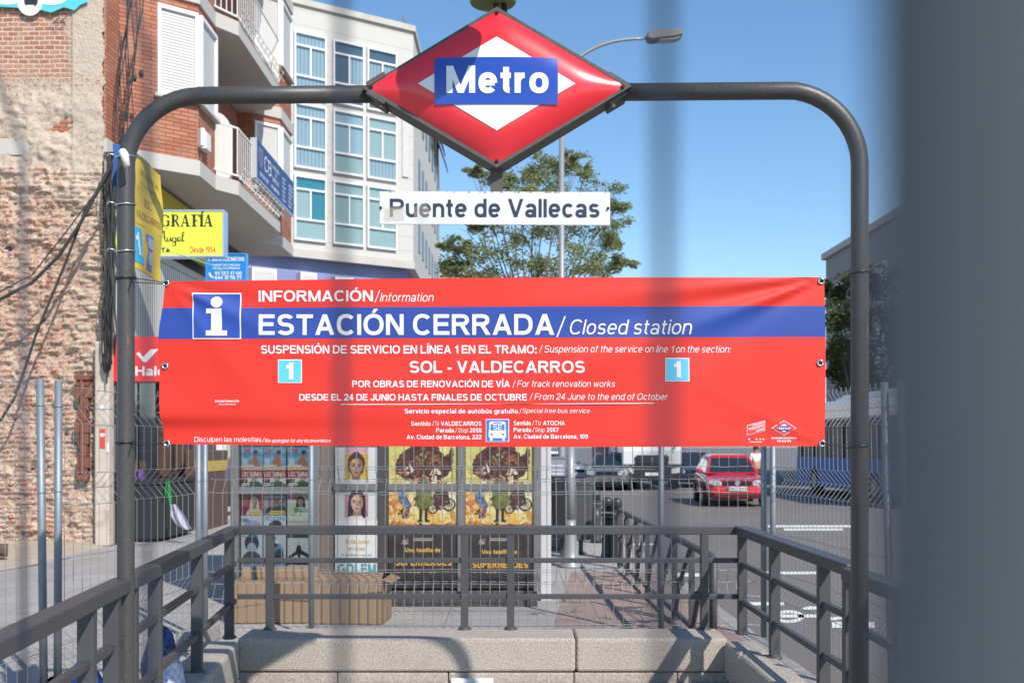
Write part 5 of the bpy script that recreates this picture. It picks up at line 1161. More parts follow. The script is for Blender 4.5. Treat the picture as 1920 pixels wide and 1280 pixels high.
def cursive(x, y, s, word, c, fm, mb, w=2.2):
    for ch in word:
        if ch == 'M': script(mb, [(x, y), (x + 6 * s, y - 22 * s), (x + 9 * s, y - 20 * s), (x + 9 * s, y - 2 * s), (x + 18 * s, y - 22 * s), (x + 19 * s, y - 2 * s), (x + 24 * s, y)], w, c, fm); x += 24 * s
        elif ch == 'Á': script(mb, arc(x + 2 * s, y - 4 * s, 6 * s, 4 * s, 200, 20) + [(x + 18 * s, y - 24 * s), (x + 19 * s, y - 2 * s), (x + 24 * s, y)], w, c, fm); script(mb, [(x + 2 * s, y - 8 * s), (x + 22 * s, y - 10 * s)], w * .7, c, fm); script(mb, [(x + 20 * s, y - 27 * s), (x + 25 * s, y - 31 * s)], w, c, fm); x += 24 * s
        elif ch in 'uin':
            script(mb, [(x, y - 9 * s), (x + 1 * s, y - 1 * s), (x + 4 * s, y), (x + 7 * s, y - 9 * s), (x + 8 * s, y - 1 * s), (x + 11 * s, y - 1 * s)] if ch != 'i' else [(x, y - 9 * s), (x + 1 * s, y), (x + 4 * s, y - 1 * s)], w, c, fm); x += (11 if ch != 'i' else 5) * s
        elif ch == 'g': script(mb, arc(x + 4 * s, y - 4.5 * s, 4 * s, 4.5 * s, 330, 0, 8) + [(x + 8 * s, y - 9 * s), (x + 7 * s, y + 8 * s), (x + 1 * s, y + 9 * s), (x, y + 5 * s), (x + 11 * s, y - 2 * s)], w, c, fm); x += 11 * s
        elif ch == 'e': script(mb, [(x, y - 3 * s)] + arc(x + 4 * s, y - 5 * s, 3.6 * s, 4.6 * s, 20, -300, 10) + [(x + 9 * s, y - 1 * s)], w, c, fm); x += 9 * s
        elif ch == 'l': script(mb, [(x, y - 2 * s), (x + 6 * s, y - 17 * s), (x + 4 * s, y - 21 * s), (x + 1.5 * s, y - 16 * s), (x + 2.5 * s, y), (x + 7 * s, y - 2 * s)], w, c, fm); x += 7 * s
        elif ch == ' ': x += 8 * s
cursive(226, 453, .88, 'Miguel Ángel', K, f, b)
finish('lettering', b, M['print'], t); b = MB()
text(b, 'TA', 302, 319, 473.5, 9, .3, f, 0, K); text(b, 'Desde 1954', 356, 404, 474, 11.5, .2, f, 0, hx('c8342c'))
finish('lettering', b, M['print'], t)
t = thing('fascia_sign', 'dull yellow shop board with script lettering under the brick bay, running along the facade', 'sign', (-6.2, 19, 5.2))
fm = lambda px, py, l: Vector((-6.2 + l, 18.2 + px * .04, 6.14 - py * .02))     # 0..120 by 0..45
b = MB(); b.box(-6.30, -6.2, 18.2, 23.0, 5.24, 6.14, 0, hx('b8a82e')); finish('panel', b, M['print'], t)
b = MB(); cursive(30, 30, .85, 'Miguel Ángel', hx('4a4420'), fm, b, 2.0); finish('lettering', b, M['print'], t)
YH = 17.0; f2 = lambda px, py, l: P(px, py, YH - l)
t = thing('travel_shop_sign', 'red shop sign with white tick, partly hidden behind the banner', 'sign', (-6, YH, 2.6))
b = MB(); b.box(XP(204, YH), XP(372, YH), YH, YH + .4, ZP(715, YH), ZP(631, YH), 0, hx('e02a2c'))
finish('panel', b, M['enamel'], t)
b = MB()
b.poly([f2(x, y, .004) for x, y in ((255, 662), (262, 660), (270, 671), (273, 679), (268, 677))], 0, WHITE); b.poly([f2(x, y, .005) for x, y in ((267, 671), (282, 655), (297, 654), (274, 679), (268, 678))], 0, WHITE)
text(b, 'Halcón', 254, 340, 704, 17.5, .22, f2, 0, WHITE, lift=.004); finish('lettering', b, M['print'], t)
YP = 18.6; f3 = lambda px, py, l: P(px, py, YP - l)
t = boardsign('clinic_sign', 'blue sign with white telephone numbers just above the banner', XP(388, YP), XP(460, YP), YP, ZP(538, YP), ZP(477, YP), .12, hx('2a88d8'), hx('4a94d8'))
b = MB(); text(b, 'PSICOTÉCNICOS', 391, 458, 489, 6.6, .24, f3, 0, WHITE); finish('lettering', b, M['print'], t); b = MB()
text(b, 'CARNET DE CONDUCIR', 398, 450, 498.5, 3.4, .2, f3, 0, WHITE); text(b, 'TODOS LOS PERMISOS', 398, 450, 504.5, 3.4, .2, f3, 0, WHITE)
finish('lettering', b, M['print'], t); b = MB()
text(b, '91 127 17 00', 403, 453, 515.5, 6.4, .2, f3, 0, WHITE); text(b, '644 10 76 77', 403, 453, 523.5, 6.4, .2, f3, 0, WHITE)
script(b, [(393, 511), (394, 516), (397, 519), (401, 520)], 3, WHITE, f3); finish('lettering', b, M['print'], t)
t = thing('advisory_sign', 'long dark blue office sign with white letters fixed along the balcony', 'sign', (-5.0, 22, 6.85))
def f4(px, py, l): return Vector((-5.0 + l, 20.9 + 3.5 * px / 100, 7.6 - .76 * py / 100))
b = MB(); b.box(-5.12, -5.0, 20.9, 24.4, 6.84, 7.6, 0, hx('31487e')); finish('panel', b, M['print'], t)
b = MB(); b.box(-5.12, -4.995, 20.86, 20.9, 6.83, 7.61, 0, hx('b8bcc0')); b.box(-5.12, -4.99, 20.9, 24.4, 6.81, 6.84, 0, hx('a8acb4')); finish('edging', b, M['enamel'], t)
b = MB()
W3 = hx('e4e8f0')
for x, y, s in ((8, 35, 1),):
    b.poly([f4(xx, yy, .003) for xx, yy in ((4, 14), (14, 14), (14, 50), (9, 66), (4, 50))], 0, hx('8a8490')); b.poly([f4(xx, yy, .006) for xx, yy in ((6, 22), (12, 22), (12, 48), (9, 58), (6, 48))], 0, hx('5c6488'))
finish('crest', b, M['print'], t); b = MB()
text(b, 'CB', 18, 36, 60, 40, .13, f4, 0, W3); text(b, 'ASESORÍA', 39, 57, 30, 11, .16, f4, 0, W3); text(b, 'DE', 46, 50, 46, 10, .16, f4, 0, W3); text(b, 'EMPRESAS', 39, 57, 64, 12, .16, f4, 0, W3)
finish('lettering', b, M['print'], t); b = MB()
text(b, '918 323 758', 7, 28, 86, 10, .22, f4, 0, W3); text(b, '911 888 758', 36, 57, 86, 10, .22, f4, 0, W3)
finish('telephone_numbers', b, M['print'], t); b = MB()
rd_ = random.Random(4)
for c0 in (66, 84):
    for i in range(6): b.poly([f4(x, y, .003) for x, y in rc(c0, 22 + i * 12, c0 + rd_.uniform(7, 14), 28 + i * 12)], 0, hx('a8b4cc'))
b.poly([f4(x, y, .003) for x, y in rc(62, 4, 62.6, 96)], 0, hx('6478a8')); finish('lettering', b, M['print'], t)

# cables hanging at the corner of the brick block
random.seed(5)
b = MB()
for i in range(24):
    x = 206 + random.uniform(-9, 14); x1 = 198 + random.uniform(-6, 16); yb = random.uniform(600, 720); Y = 16.75 - random.uniform(0, .15)
    pts = [P(x + (x1 - x) * k / 9 + random.uniform(-3.2, 3.2) + 4 * math.sin(k * 1.1 + i), 285 + (yb - 285) * k / 9, Y) for k in range(10)]
    b.tube(pts, random.choice((.008, .012, .016)), 5)
tag(finish('cable_bundle', b, M['wire_cable'], smooth=True), 'tangled bundle of black cables hanging down beside the left arch tube', 'cables')
b = MB()
for i in range(9):
    x = 236 + i * 3.4 + random.uniform(-3, 3); pts = [P(x + 7 * math.sin(k * .7 + i) - k * 2.2, -10 + 300 * k / 9, 17.1 - .02 * i) for k in range(10)]; b.tube(pts, .009, 5)
b.lathe([(.03, -.05), (.04, 0), (.03, .05)], tuple(P(252, 147, 17.1)), 8); b.lathe([(.03, -.05), (.04, 0), (.03, .05)], tuple(P(265, 139, 17.1)), 8)
tag(finish('facade_cables', b, M['wire_cable'], smooth=True), 'thin cables running down the brick face above the arch corner', 'cables')
def cat_(pts, Y, r, label):
    b = MB(); n = len(pts); out = []
    for i in range(n - 1):
        for k in range(6): f_ = k / 6; out.append(P(pts[i][0] + (pts[i + 1][0] - pts[i][0]) * f_, pts[i][1] + (pts[i + 1][1] - pts[i][1]) * f_, Y))
    out.append(P(*pts[-1], Y)); b.tube(out, r, 6); tag(finish('loose_cable', b, M['wire_cable'], smooth=True), label, 'cable', 'loose cables across the brick wall')
cat_([(214, 300), (190, 345), (150, 420), (110, 480), (60, 530), (-10, 566)], 16.2, .026, 'thick slack black cable drooping across the old brick wall to the left')
cat_([(212, 310), (180, 360), (120, 440), (60, 515), (-10, 552)], 16.25, .010, 'thin black cable just above the thick slack one on the brick wall')
cat_([(210, 320), (160, 395), (120, 500), (70, 620), (30, 740), (0, 790)], 16.3, .02, 'steep dark cable crossing the old brick wall down to the fence')
b = MB(); b.tube([P(250, 430, 17.0), P(330, 475, 17.0), P(400, 498, 17.0), P(440, 525, 17.0)], .008, 5); tag(finish('stretched_string', b, mat('stretched_string', (.2, .5, .2), .5)), 'thin green cord stretched across the yellow sign and the blue one', 'cord')

# shop goods and a bin at the foot of the brick block
def cloth(name, label, pxs, Y, m):
    b = MB(); n = 10
    def fn(u, v, o=0):
        i = v * (len(pxs) - 1); k = min(int(i), len(pxs) - 2); f_ = i - k
        y = pxs[k][2] * (1 - f_) + pxs[k + 1][2] * f_; l = pxs[k][0] * (1 - f_) + pxs[k + 1][0] * f_; r = pxs[k][1] * (1 - f_) + pxs[k + 1][1] * f_
        return P(l + (r - l) * u, y, Y + .04 * math.sin(u * 9 + v * 2) + o)
    b.grid(fn, 14, 14); b.grid(lambda u, v: fn(u, v, .02), 14, 14)
    tag(finish(name, b, m, smooth=True), label, 'cloth')
cloth('purple_cloth', 'purple cloth hanging in front of the dark shop', [(248, 272, 880), (255, 275, 900), (268, 245, 918)], 17.6, mat('purple_cloth', (.16, .07, .26), .9))
cloth('green_cloth', 'narrow green cloth strip hanging in front of the dark shop', [(311, 320, 900), (309, 324, 925), (316, 325, 948)], 17.4, mat('green_cloth', (.03, .24, .06), .9))
cloth('white_cloth', 'crumpled white cloth draped over the dark container by the shop', [(320, 330, 945), (320, 346, 965), (332, 356, 985), (345, 362, 992)], 17.3, mat('white_cloth', (.42, .41, .5), .9))
t = thing('waste_container', 'low black waste container standing before the dark shop', 'container', (-5.9, 17.9, 0))
b = MB(); b.box(-6.28, -5.75, 17.55, 19.3, .05, .95); finish('body', b, M['rubber'], t, bevel=.03)
b = MB(); b.box(-6.30, -5.73, 17.52, 19.33, .951, 1.03); finish('lid', b, M['rubber'], t, bevel=.02)
t = thing('display_cabinet', 'dark display cabinet with yellow label strip beside the shop doorway', 'cabinet', (-5.9, 21, 0))
b = MB(); b.box(-6.2, -5.75, 20.2, 21.6, 0, 1.5); finish('body', b, M['brown'], t, bevel=.02)
b = MB(); b.box(-6.0, -5.74, 20.19, 21.61, 1.1, 1.3, 0, hx('b89a3c')); finish('label_strip', b, M['print'], t)

# ------------------------------------------------------------------ cream block with glazed galleries
cb = thing('cream_building', 'tall cream apartment block with glazed galleries and curtains behind the sign', 'building', (-6, 45, 0))
PA, PB = (-8.92, 43.0), (-4.26, 46.07)
dv = Vector((PB[0] - PA[0], PB[1] - PA[1])); 
PX = (PA[0] - dv.x * 1.6, PA[1] - dv.y * 1.6)
b = MB(); extr(b, [PX, PB, (-4.26, 63.1), (-18, 63.1)], 9.3, 19.4); finish('upper_storeys', b, M['joints'], cb)
b = MB(); extr(b, [(PX[0] + .3, PX[1] + .5), (PB[0] - .35, PB[1] + .3), (-4.6, 63), (-18, 63)], 0, 9.3); finish('ground_storey', b, M['bluewall'], cb)
b = MB(); extr(b, [(PX[0], PX[1] - .1), (PB[0] + .1, PB[1] - .1), (-4.16, 63.2), (-18, 63.2)], 19.4, 19.65); extr(b, [onface(PX, PB, 0, 0, .22)[:2], onface(PX, PB, 1, 0, .12)[:2], onface(PX, PB, 1, 0, -.01)[:2], onface(PX, PB, 0, 0, -.01)[:2]], 9.18, 9.5)
finish('cornice', b, M['slab'], cb)
b = MB(); b.poly([(-4.26, 46.2, 19.4), (-4.26, 63.1, 19.4), (-4.9, 63.1, 20.6), (-4.9, 47, 20.6)]); finish('roof', b, M['slab'], cb)
for i in range(3):
    b = MB(); y = 55 + i * 2.4; b.prism([(-3.7, y, 18.0 - i * .3), (-3.7, y + 2.1, 18.0 - i * .3), (-4.35, y + 2.1, 19.9 - i * .3), (-4.35, y, 19.9 - i * .3)], [(-3.75, y, 17.97 - i * .3), (-3.75, y + 2.1, 17.97 - i * .3), (-4.4, y + 2.1, 19.87 - i * .3), (-4.4, y, 19.87 - i * .3)])
    finish('solar_panel', b, mat('solar', (.05, .06, .16), .2, 0, .1, 2), cb)
LF = dv.length
M['curtain'] = lines_mat('curtain_folds', (.50, .56, .59), (.32, .38, .42), .16, 'u', .9, .4, .6)
M['blind_green'] = mat('green_blind', (.45, .51, .47), .6, 0, .06, 2)
M['blind_blue'] = mat('blue_blind', (.44, .52, .57), .6, 0, .06, 2)
M['teal'] = mat('teal_glass', (.03, .25, .28), .15, 0, .2, 2)
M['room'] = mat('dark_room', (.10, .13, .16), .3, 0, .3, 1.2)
for lv, zt in enumerate((18.3, 15.42, 12.5)):
    zb = zt - 2.62
    for wi, (a, c) in enumerate(((.02, .27), (.325, .575), (.60, .85))):
        pan = MB(); mi = 0
        th = .07 / LF; mid = (a + c) / 2; z1, z2 = zb + .85, zt - .55
        fr = MB()
        def fb(s0, s1, y0, y1, o=.14): fr.prism([onface(PA, PB, s, y, o) for s, y in ((s0, y0), (s1, y0), (s1, y1), (s0, y1))], [onface(PA, PB, s, y, .02) for s, y in ((s0, y0), (s1, y0), (s1, y1), (s0, y1))])
        fb(a, c, zt - .08, zt); fb(a, c, zb, zb + .08)
        fb(a, a + th, zb + .08, zt - .08); fb(c - th, c, zb + .08, zt - .08)
        fb(a + th, c - th, z1 - .04, z1 + .04, .13); fb(a + th, c - th, z2 - .04, z2 + .04, .13); fb(mid - th / 2, mid + th / 2, z1 + .04, z2 - .04, .13)
        w = finish('gallery_window', fr, M['white_frame'], cb, bevel=.01)
        sty = [['curtain', 'curtain', 'curtain'], ['curtain', 'blind_blue', 'blind_green'], ['blind_green', 'blind_green', 'blind_green']][lv][wi]
        low = ['curtain', 'room', 'room'][wi] if lv == 0 else ['curtain', 'blind_green', 'curtain'][wi] if lv == 1 else 'blind_green'
        up = ['curtain', 'room', 'room'][wi] if lv == 0 else sty
        for nm, s0, s1, y0, y1, m in (('upper_light', a + th, c - th, z2, zt - .08, up if lv < 2 else ('teal' if wi == 0 else 'blind_green')), ('sash', a + th, mid, z1, z2, sty if not (lv == 0 and wi == 1) else 'room'), ('sash', mid, c - th, z1, z2, sty if not (lv == 2 and wi == 0) else 'teal'), ('lower_light', a + th, c - th, zb + .08, z1, low)):
            q = MB(); q.poly([onface(PA, PB, s, y, .03) for s, y in ((s0, y0), (s1, y0), (s1, y1), (s0, y1))]); finish(nm, q, M[m], w)
        q = MB(); q.poly([onface(PA, PB, s, y, .09) for s, y in ((a + th, zb + .08), (c - th, zb + .08), (c - th, zt - .08), (a + th, zt - .08))]); finish('pane', q, M['tintglass'], w)
    fr = MB(); q0 = zb + .5
for s0, s1, zz in ((.0, .14, 8.6), (.3, .46, 8.55), (.62, .80, 8.5), (-.4, -.2, 8.6)):
    q = MB(); P0, P1 = (PA[0] + .1, PA[1] + .52), (PB[0] - .35, PB[1] + .3)
    q.prism([onface(P0, P1, s, y, .5) for s, y in ((s0, 6.6), (s1, 6.6), (s1, zz), (s0, zz))], [onface(P0, P1, s, y, -.02) for s, y in ((s0, 6.6), (s1, 6.6), (s1, zz), (s0, zz))]); finish('lower_window', q, M['white'], cb)
    q = MB(); q.poly([onface(P0, P1, s, y, .51) for s, y in ((s0 + .02, 6.7), (s1 - .02, 6.7), (s1 - .02, zz - .12), (s0 + .02, zz - .12))]); finish('window_shutter', q, M['shutter'], cb)
for i in range(7):
    y = 48.5 + i * 2.0
    for zz in (10.4, 13.3, 16.2):
        q = MB(); q.box(-4.27, -4.22, y, y + .7, zz, zz + 1.3); finish('side_window', q, M['room'], cb, bevel=.0)
q = MB(); q.prism([onface(PA, PB, s, y, .06) for s, y in ((.90, 13.1), (.955, 13.1), (.955, 15.6), (.90, 15.6))], [onface(PA, PB, s, y, -.02) for s, y in ((.90, 13.1), (.955, 13.1), (.955, 15.6), (.90, 15.6))]); finish('recessed_shutter', q, M['shutter'], cb)
t = thing('tan_building', 'small pale tan building far off between the cream block and the tree', 'building', (-5, 90, 0))
b = MB(); b.box(-12, -3.0, 90, 104, 0, 15.9); finish('wall', b, mat('tan_wall', (.62, .50, .34), .85, 0, .05, .5), t)
b = MB(); b.box(-12.2, -2.8, 89.8, 104.2, 15.9, 16.2); finish('cornice', b, M['slab'], t)

# ------------------------------------------------------------------ trees
def leaves(mb, c, rx, ry, rz, n, size, rnd):
    for _ in range(n):
        while True:
            q = Vector((rnd.uniform(-1, 1), rnd.uniform(-1, 1), rnd.uniform(-1, 1)))
            if q.length < 1: break
        q *= (.45 + .55 * rnd.random())
        if noise.noise(Vector((c[0] + q.x * rx, c[1] + q.y * ry, c[2] + q.z * rz)) * 1.9) < -.12: continue
        p = Vector((c[0] + q.x * rx, c[1] + q.y * ry, c[2] + q.z * rz))
        d = Vector((rnd.gauss(0, 1), rnd.gauss(0, 1), rnd.gauss(0, .5))).normalized(); e = d.cross(Vector((rnd.gauss(0, 1), rnd.gauss(0, 1), rnd.gauss(0, 1)))).normalized()
        s = size * rnd.uniform(.6, 1.3)
        mb.poly([p - d * s, p + e * s * .42, p + d * s, p - e * s * .42])
def tree(name, label, base, trunk_top, clusters, r0, size, dens, lm, seed, group='street trees'):
    rnd = random.Random(seed)
    t = thing(name, label, 'tree', tuple(base), group)
    b = MB(); base = Vector(base); tt = Vector(trunk_top)
    b.tube([base + Vector((0, 0, -.1)), base.lerp(tt, .5) + Vector((.06, 0, 0)), tt], [r0 * 1.25, r0, r0 * .8], 10)
    lf = MB()
    for (c, rx, rz) in clusters:
        c = Vector(c); mid = tt.lerp(c, .5) + Vector((rnd.uniform(-.2, .2), rnd.uniform(-.2, .2), .25 * (c - tt).length * rnd.uniform(.1, .5)))
        b.tube([tt - Vector((0, 0, .2)), tt.lerp(mid, .5) + Vector((0, 0, .06)), mid, mid.lerp(c, .6), c + Vector((0, 0, rz * .3))], [r0 * .4, r0 * .3, r0 * .2, r0 * .11, r0 * .04], 6)
        for k in range(4):
            e = c + Vector((rnd.uniform(-1, 1) * rx, rnd.uniform(-1, 1) * rx, rnd.uniform(-.4, 1) * rz)); b.tube([mid.lerp(c, .5), mid.lerp(c, .8).lerp(e, .5), e], [r0 * .1, r0 * .06, r0 * .02], 5)
            leaves(lf, e, rx * .55, rx * .55, rz * .5, int(dens * .3), size, rnd)
        leaves(lf, c, rx, rx, rz, dens, size, rnd)
    finish('trunk', b, M['bark'], t, smooth=True)
    finish('crown', lf, M[lm], t, fixn=False)
    return t
YT = 28.0
cl = []
rt = random.Random(21)
for x, y, r in ((1085, 300, .42), (1050, 315, .6), (1005, 325, .65), (965, 335, .6), (925, 340, .5), (893, 325, .28), (1095, 335, .55), (1140, 390, .5), (1105, 375, .7), (1040, 370, .8), (975, 380, .8), (915, 390, .6), (885, 425, .42), (866, 470, .42),
                (838, 462, .26), (845, 505, .42), (1148, 455, .42), (1160, 497, .42), (1125, 440, .7), (1065, 430, .8), (1005, 445, .8), (945, 440, .8), (895, 475, .7), (955, 500, .8), (1020, 505, .8), (1085, 490, .8), (1125, 510, .6), (895, 520, .6), (930, 550, .8), (1010, 560, .8), (1090, 560, .8)):
    p = P(x, y, YT + rt.uniform(-1.4, 1.4)); cl.append((tuple(p), r * 1.02, r * .62))
tree('street_tree', 'sparse feathery green tree rising behind the name plate and the lamp post', (.45, YT, 0), (.5, YT, 3.9), cl, .10, .05, 760, 'leaf', 4)
cl = []
for x, y, r in ((1570, 545, .9), (1600, 520, .9), (1640, 540, 1.1), (1565, 600, 1.0), (1610, 600, 1.2), (1660, 590, 1.3), (1575, 650, 1.1), (1620, 660, 1.2), (1680, 650, 1.4), (1590, 705, 1.1), (1640, 715, 1.2), (1700, 720, 1.3), (1560, 690, .8), (1725, 600, 1.3), (1545, 540, .35)):
    p = P(x, y, 46 + rt.uniform(-1.5, 1.5)); cl.append((tuple(p), r, r * .8))
tree('street_tree', 'dense dark green tree at the right behind the arch tube, over the bus', (15.0, 46, -.1), (15, 46, 2.6), cl, .22, .13, 420, 'leaf2', 9)

# ------------------------------------------------------------------ grey building at the right
t = thing('grey_building', 'grey flat roofed building with dark windows behind the right arch tube', 'building', (17.6, 60, 0))
b = MB(); b.box(17.66, 34, 36, 60, -.1, 12.0); finish('wall', b, mat('grey_render', (.30, .285, .28), .85, 0, .06, .6), t)
b = MB(); b.box(17.45, 34.2, 35.8, 60.2, 12.0, 12.35); finish('roof', b, M['slab'], t)
for zz in (2.2, 5.3, 8.4):
    for i in range(7):
        b = MB(); y = 37.3 + i * 3.2; b.box(17.6, 17.7, y, y + 1.4, zz, zz + 1.9); w = finish('window', b, M['white_frame'], t)
        b = MB(); b.box(17.58, 17.605, y + .1, y + 1.3, zz + .1, zz + 1.8); finish('pane', b, M['room'], w)

# ------------------------------------------------------------------ street lamps, bins, totem, bollards, guard rail
def lamp(label, px, Y, top_py, arm_px, arm_py, grp='street lamps'):
    x = XP(px, Y); zt = ZP(top_py, Y); t = thing('street_lamp', label, 'street lamp', (x, Y, 0), grp)
    b = MB(); b.tube([(x, Y, 0), (x, Y, 1.0), (x, Y, zt)], [.075, .06, .042], 14); finish('pole', b, M['lamp_grey'], t, smooth=True)
    b = MB(); e = P(arm_px, arm_py, Y); s = Vector((x, Y, zt)); k = []
    for i in range(13):
        f_ = i / 12; k.append(Vector((x + (e.x - x) * (f_ ** 1.25), Y, zt + (e.z - zt) * (1 - (1 - f_) ** 2.3))))
    b.tube(k, [.036 - .012 * i / 12 for i in range(13)], 10); finish('arm', b, M['lamp_grey'], t, smooth=True)
    return t, e
t, e = lamp('tall grey street lamp with a flat lantern to the right of the diamond sign', 1053, 18.0, 150, 1208, 73)
b = MB(); s = 111.0
def lh(px, py, y): return P(px, py, 18.0) + Vector((0, y, 0))
top = [(1212, 66), (1228, 60), (1258, 58), (1277, 60), (1278, 70), (1262, 74), (1240, 76), (1222, 79), (1213, 76)]
b.prism([lh(x, y, -.13) for x, y in top], [lh(x, y, .13) for x, y in top]); b.tube([e, lh(1216, 71, 0)], .026, 10); finish('lantern', b, M['kgrey'], t, bevel=.02)
b = MB(); q = [(1236, 77.2), (1262, 75.2), (1274, 72), (1274, 73.4), (1262, 76.8), (1237, 78.6)]
b.prism([lh(x, y, -.10) for x, y in q], [lh(x, y, .10) for x, y in q]); finish('lens', b, mat('lamp_lens', (.5, .55, .5), .15, 0, .05, 3), t)
t, e = lamp('distant thin street lamp seen through the branches of the feathery tree', 1003, 40, 520, 1040, 486)
b = MB(); c = P(1046, 486, 40); b.lathe([(.05, -.06), (.22, -.03), (.2, .04), (.05, .1)], tuple(c), 12); finish('lantern', b, M['lamp_grey'], t)
Yp = 14.0; x = XP(1070, Yp)
t = thing('signal_post', 'pale grey post with a flared cast foot standing on the pavement right of the kiosk', 'post', (x, Yp, 0))
b = MB(); b.lathe([(.16, .002), (.15, .03), (.115, .06), (.10, .22), (.085, .3), (.072, .5), (.062, .62)], (x, Yp, 0), 20); finish('foot', b, M['lamp_grey'], t, smooth=True)
b = MB(); b.tube([(x, Yp, .6), (x, Yp, 1.6)], .055, 16); b.tube([(x, Yp, 1.6), (x, Yp, 2.3)], .05, 16); finish('pole', b, M['lamp_grey'], t, smooth=True)
for px, Y, w, m, lb, z0, z1 in ((1055, 15.2, .17, 'black', 'black plastic litter bin on the pavement beside the flared post', .28, 1.13), (1090, 15.6, .17, 'rail', 'grey metal litter bin between the flared post and the bollards', .22, 1.08)):
    x = XP(px, Y); t = thing('litter_bin', lb, 'bin', (x, Y, 0), 'litter bins on the pavement')
    rr = rrect(-w, -w * .8, w, w * .8, .06)
    b = MB(); b.prism([(x + a * .86, Y + c * .86, z0) for a, c in rr], [(x + a, Y + c, z1) for a, c in rr]); finish('body', b, M[m], t, bevel=.008)
    b = MB(); b.prism([(x + a * 1.05, Y + c * 1.05, z1 - .06) for a, c in rr], [(x + a * 1.02, Y + c * 1.02, z1 + .03) for a, c in rr]); finish('rim', b, M[m], t, bevel=.01)
    b = MB(); b.tube([(x, Y + .1, 0), (x, Y + .1, z0 + .1)], .035, 10); b.lathe([(.09, .003), (.085, .02), (.04, .03)], (x, Y + .1, 0), 12); finish('stand', b, M['rail'], t)
t = thing('advert_totem', 'pale lilac advertising totem with an orange block behind the black litter bin', 'totem', (.6, 16.2, 0))
Y = 16.2; b = MB(); b.box(XP(1028, Y), XP(1062, Y), Y, Y + .25, .05, 1.42); b.box(XP(1032, Y), XP(1058, Y), Y + .05, Y + .2, 0, .05); finish('body', b, M['kgrey'], t, bevel=.01)
picture('advert', 1029, 862, 1061, 1012, Y - .006, [('a8a8bc', rc(0, 0, 1, 1)), ('e6622c', [(.02, .3), (.98, .3), (.98, .52), (.8, .5), (.6, .56), (.4, .5), (.2, .58), (.02, .52)]), ('c43048', rc(.1, .88, .7, .91))] + [('e6e6ee', rc(.15, .06 + i * .05, .85, .085 + i * .05)) for i in range(3)] + [('d8d8e4', rc(.2, .66, .7, .69))], parent=t)

def bollard(label, px, Y, first=[None]):
    x = XP(px, Y)
    if first[0] is None:
        t = thing('bollard', label, 'bollard', (x, Y, 0), 'cast bollards at the kerb')
        b = MB(); b.lathe([(.095, .002), (.095, .05), (.082, .08), (.078, .40), (.072, .58)], (x, Y, 0), 18); finish('shaft', b, M['green_bollard'], t, smooth=True)
        b = MB()
        for z in (.59, .66): b.lathe([(.07, z), (.092, z + .012), (.092, z + .03), (.07, z + .045)], (x, Y, 0), 18)
        finish('ring', b, M['green_bollard'], t, smooth=False)
        b = MB(); b.lathe([(.066, .70), (.07, .78), (.075, .80), (.06, .84), (.03, .865), (.012, .87)], (x, Y, 0), 18); finish('cap', b, M['green_bollard'], t, smooth=True)
        first[0] = t
    else:
        t = copy_tree(first[0]); t.location = (x, Y, 0); t['label'] = label
    return t
bollard('black cast bollard nearest the grey litter bin, farthest of the three', 1118, 17.5)
bollard('black cast bollard in the middle of the row of three, slightly the lowest', 1139, 15.1)
bollard('black cast bollard at the end of the row, touching the guard rail', 1157, 14.9)
gr_ = thing('guard_rail', 'dark steel pedestrian guard rail with slanting braces along the kerb beyond the stairwell', 'guard rail', (1.5, 8.2, 0))
gx = lambda y: 1.39 + (13.9 - y) * .021
b = MB(); b.tube([(gx(13.9), 13.9, .1), (gx(13.9), 13.88, .72), (gx(13.8), 13.8, .76), (gx(8.1), 8.1, .76), (gx(8.02), 8.02, .72), (gx(8.02), 8.02, 0)], .03, 12); finish('top_rail', b, M['rail'], gr_, smooth=True)
b = MB(); b.bar((gx(13.9), 13.9, .09), (gx(8.05), 8.05, .09), .03, .045); finish('bottom_rail', b, M['rail'], gr_, bevel=.003)
n = 7
for i in range(n + 1):
    y = 13.85 - i * (5.8 / n)
    b = MB(); b.bar((gx(y), y, .0), (gx(y), y, .74), .05, .02, up=(0, 1, 0)); finish('upright', b, M['rail'], gr_, bevel=.002)
    if i < n:
        y2 = y - 5.8 / n
        b = MB(); p, q = Vector((gx(y) - .0, y - .06, .10)), Vector((gx(y2), y2 + .08, .73)); m = p.lerp(q, .5) + Vector((-.03, -.05, 0))
        b.tube([p, m], .021, 8); b.tube([m, q], .021, 8); b.lathe([(.01, -.04), (.036, -.03), (.04, 0), (.036, .03), (.01, .04)], tuple(m), 10); finish('brace', b, M['rail'], gr_)

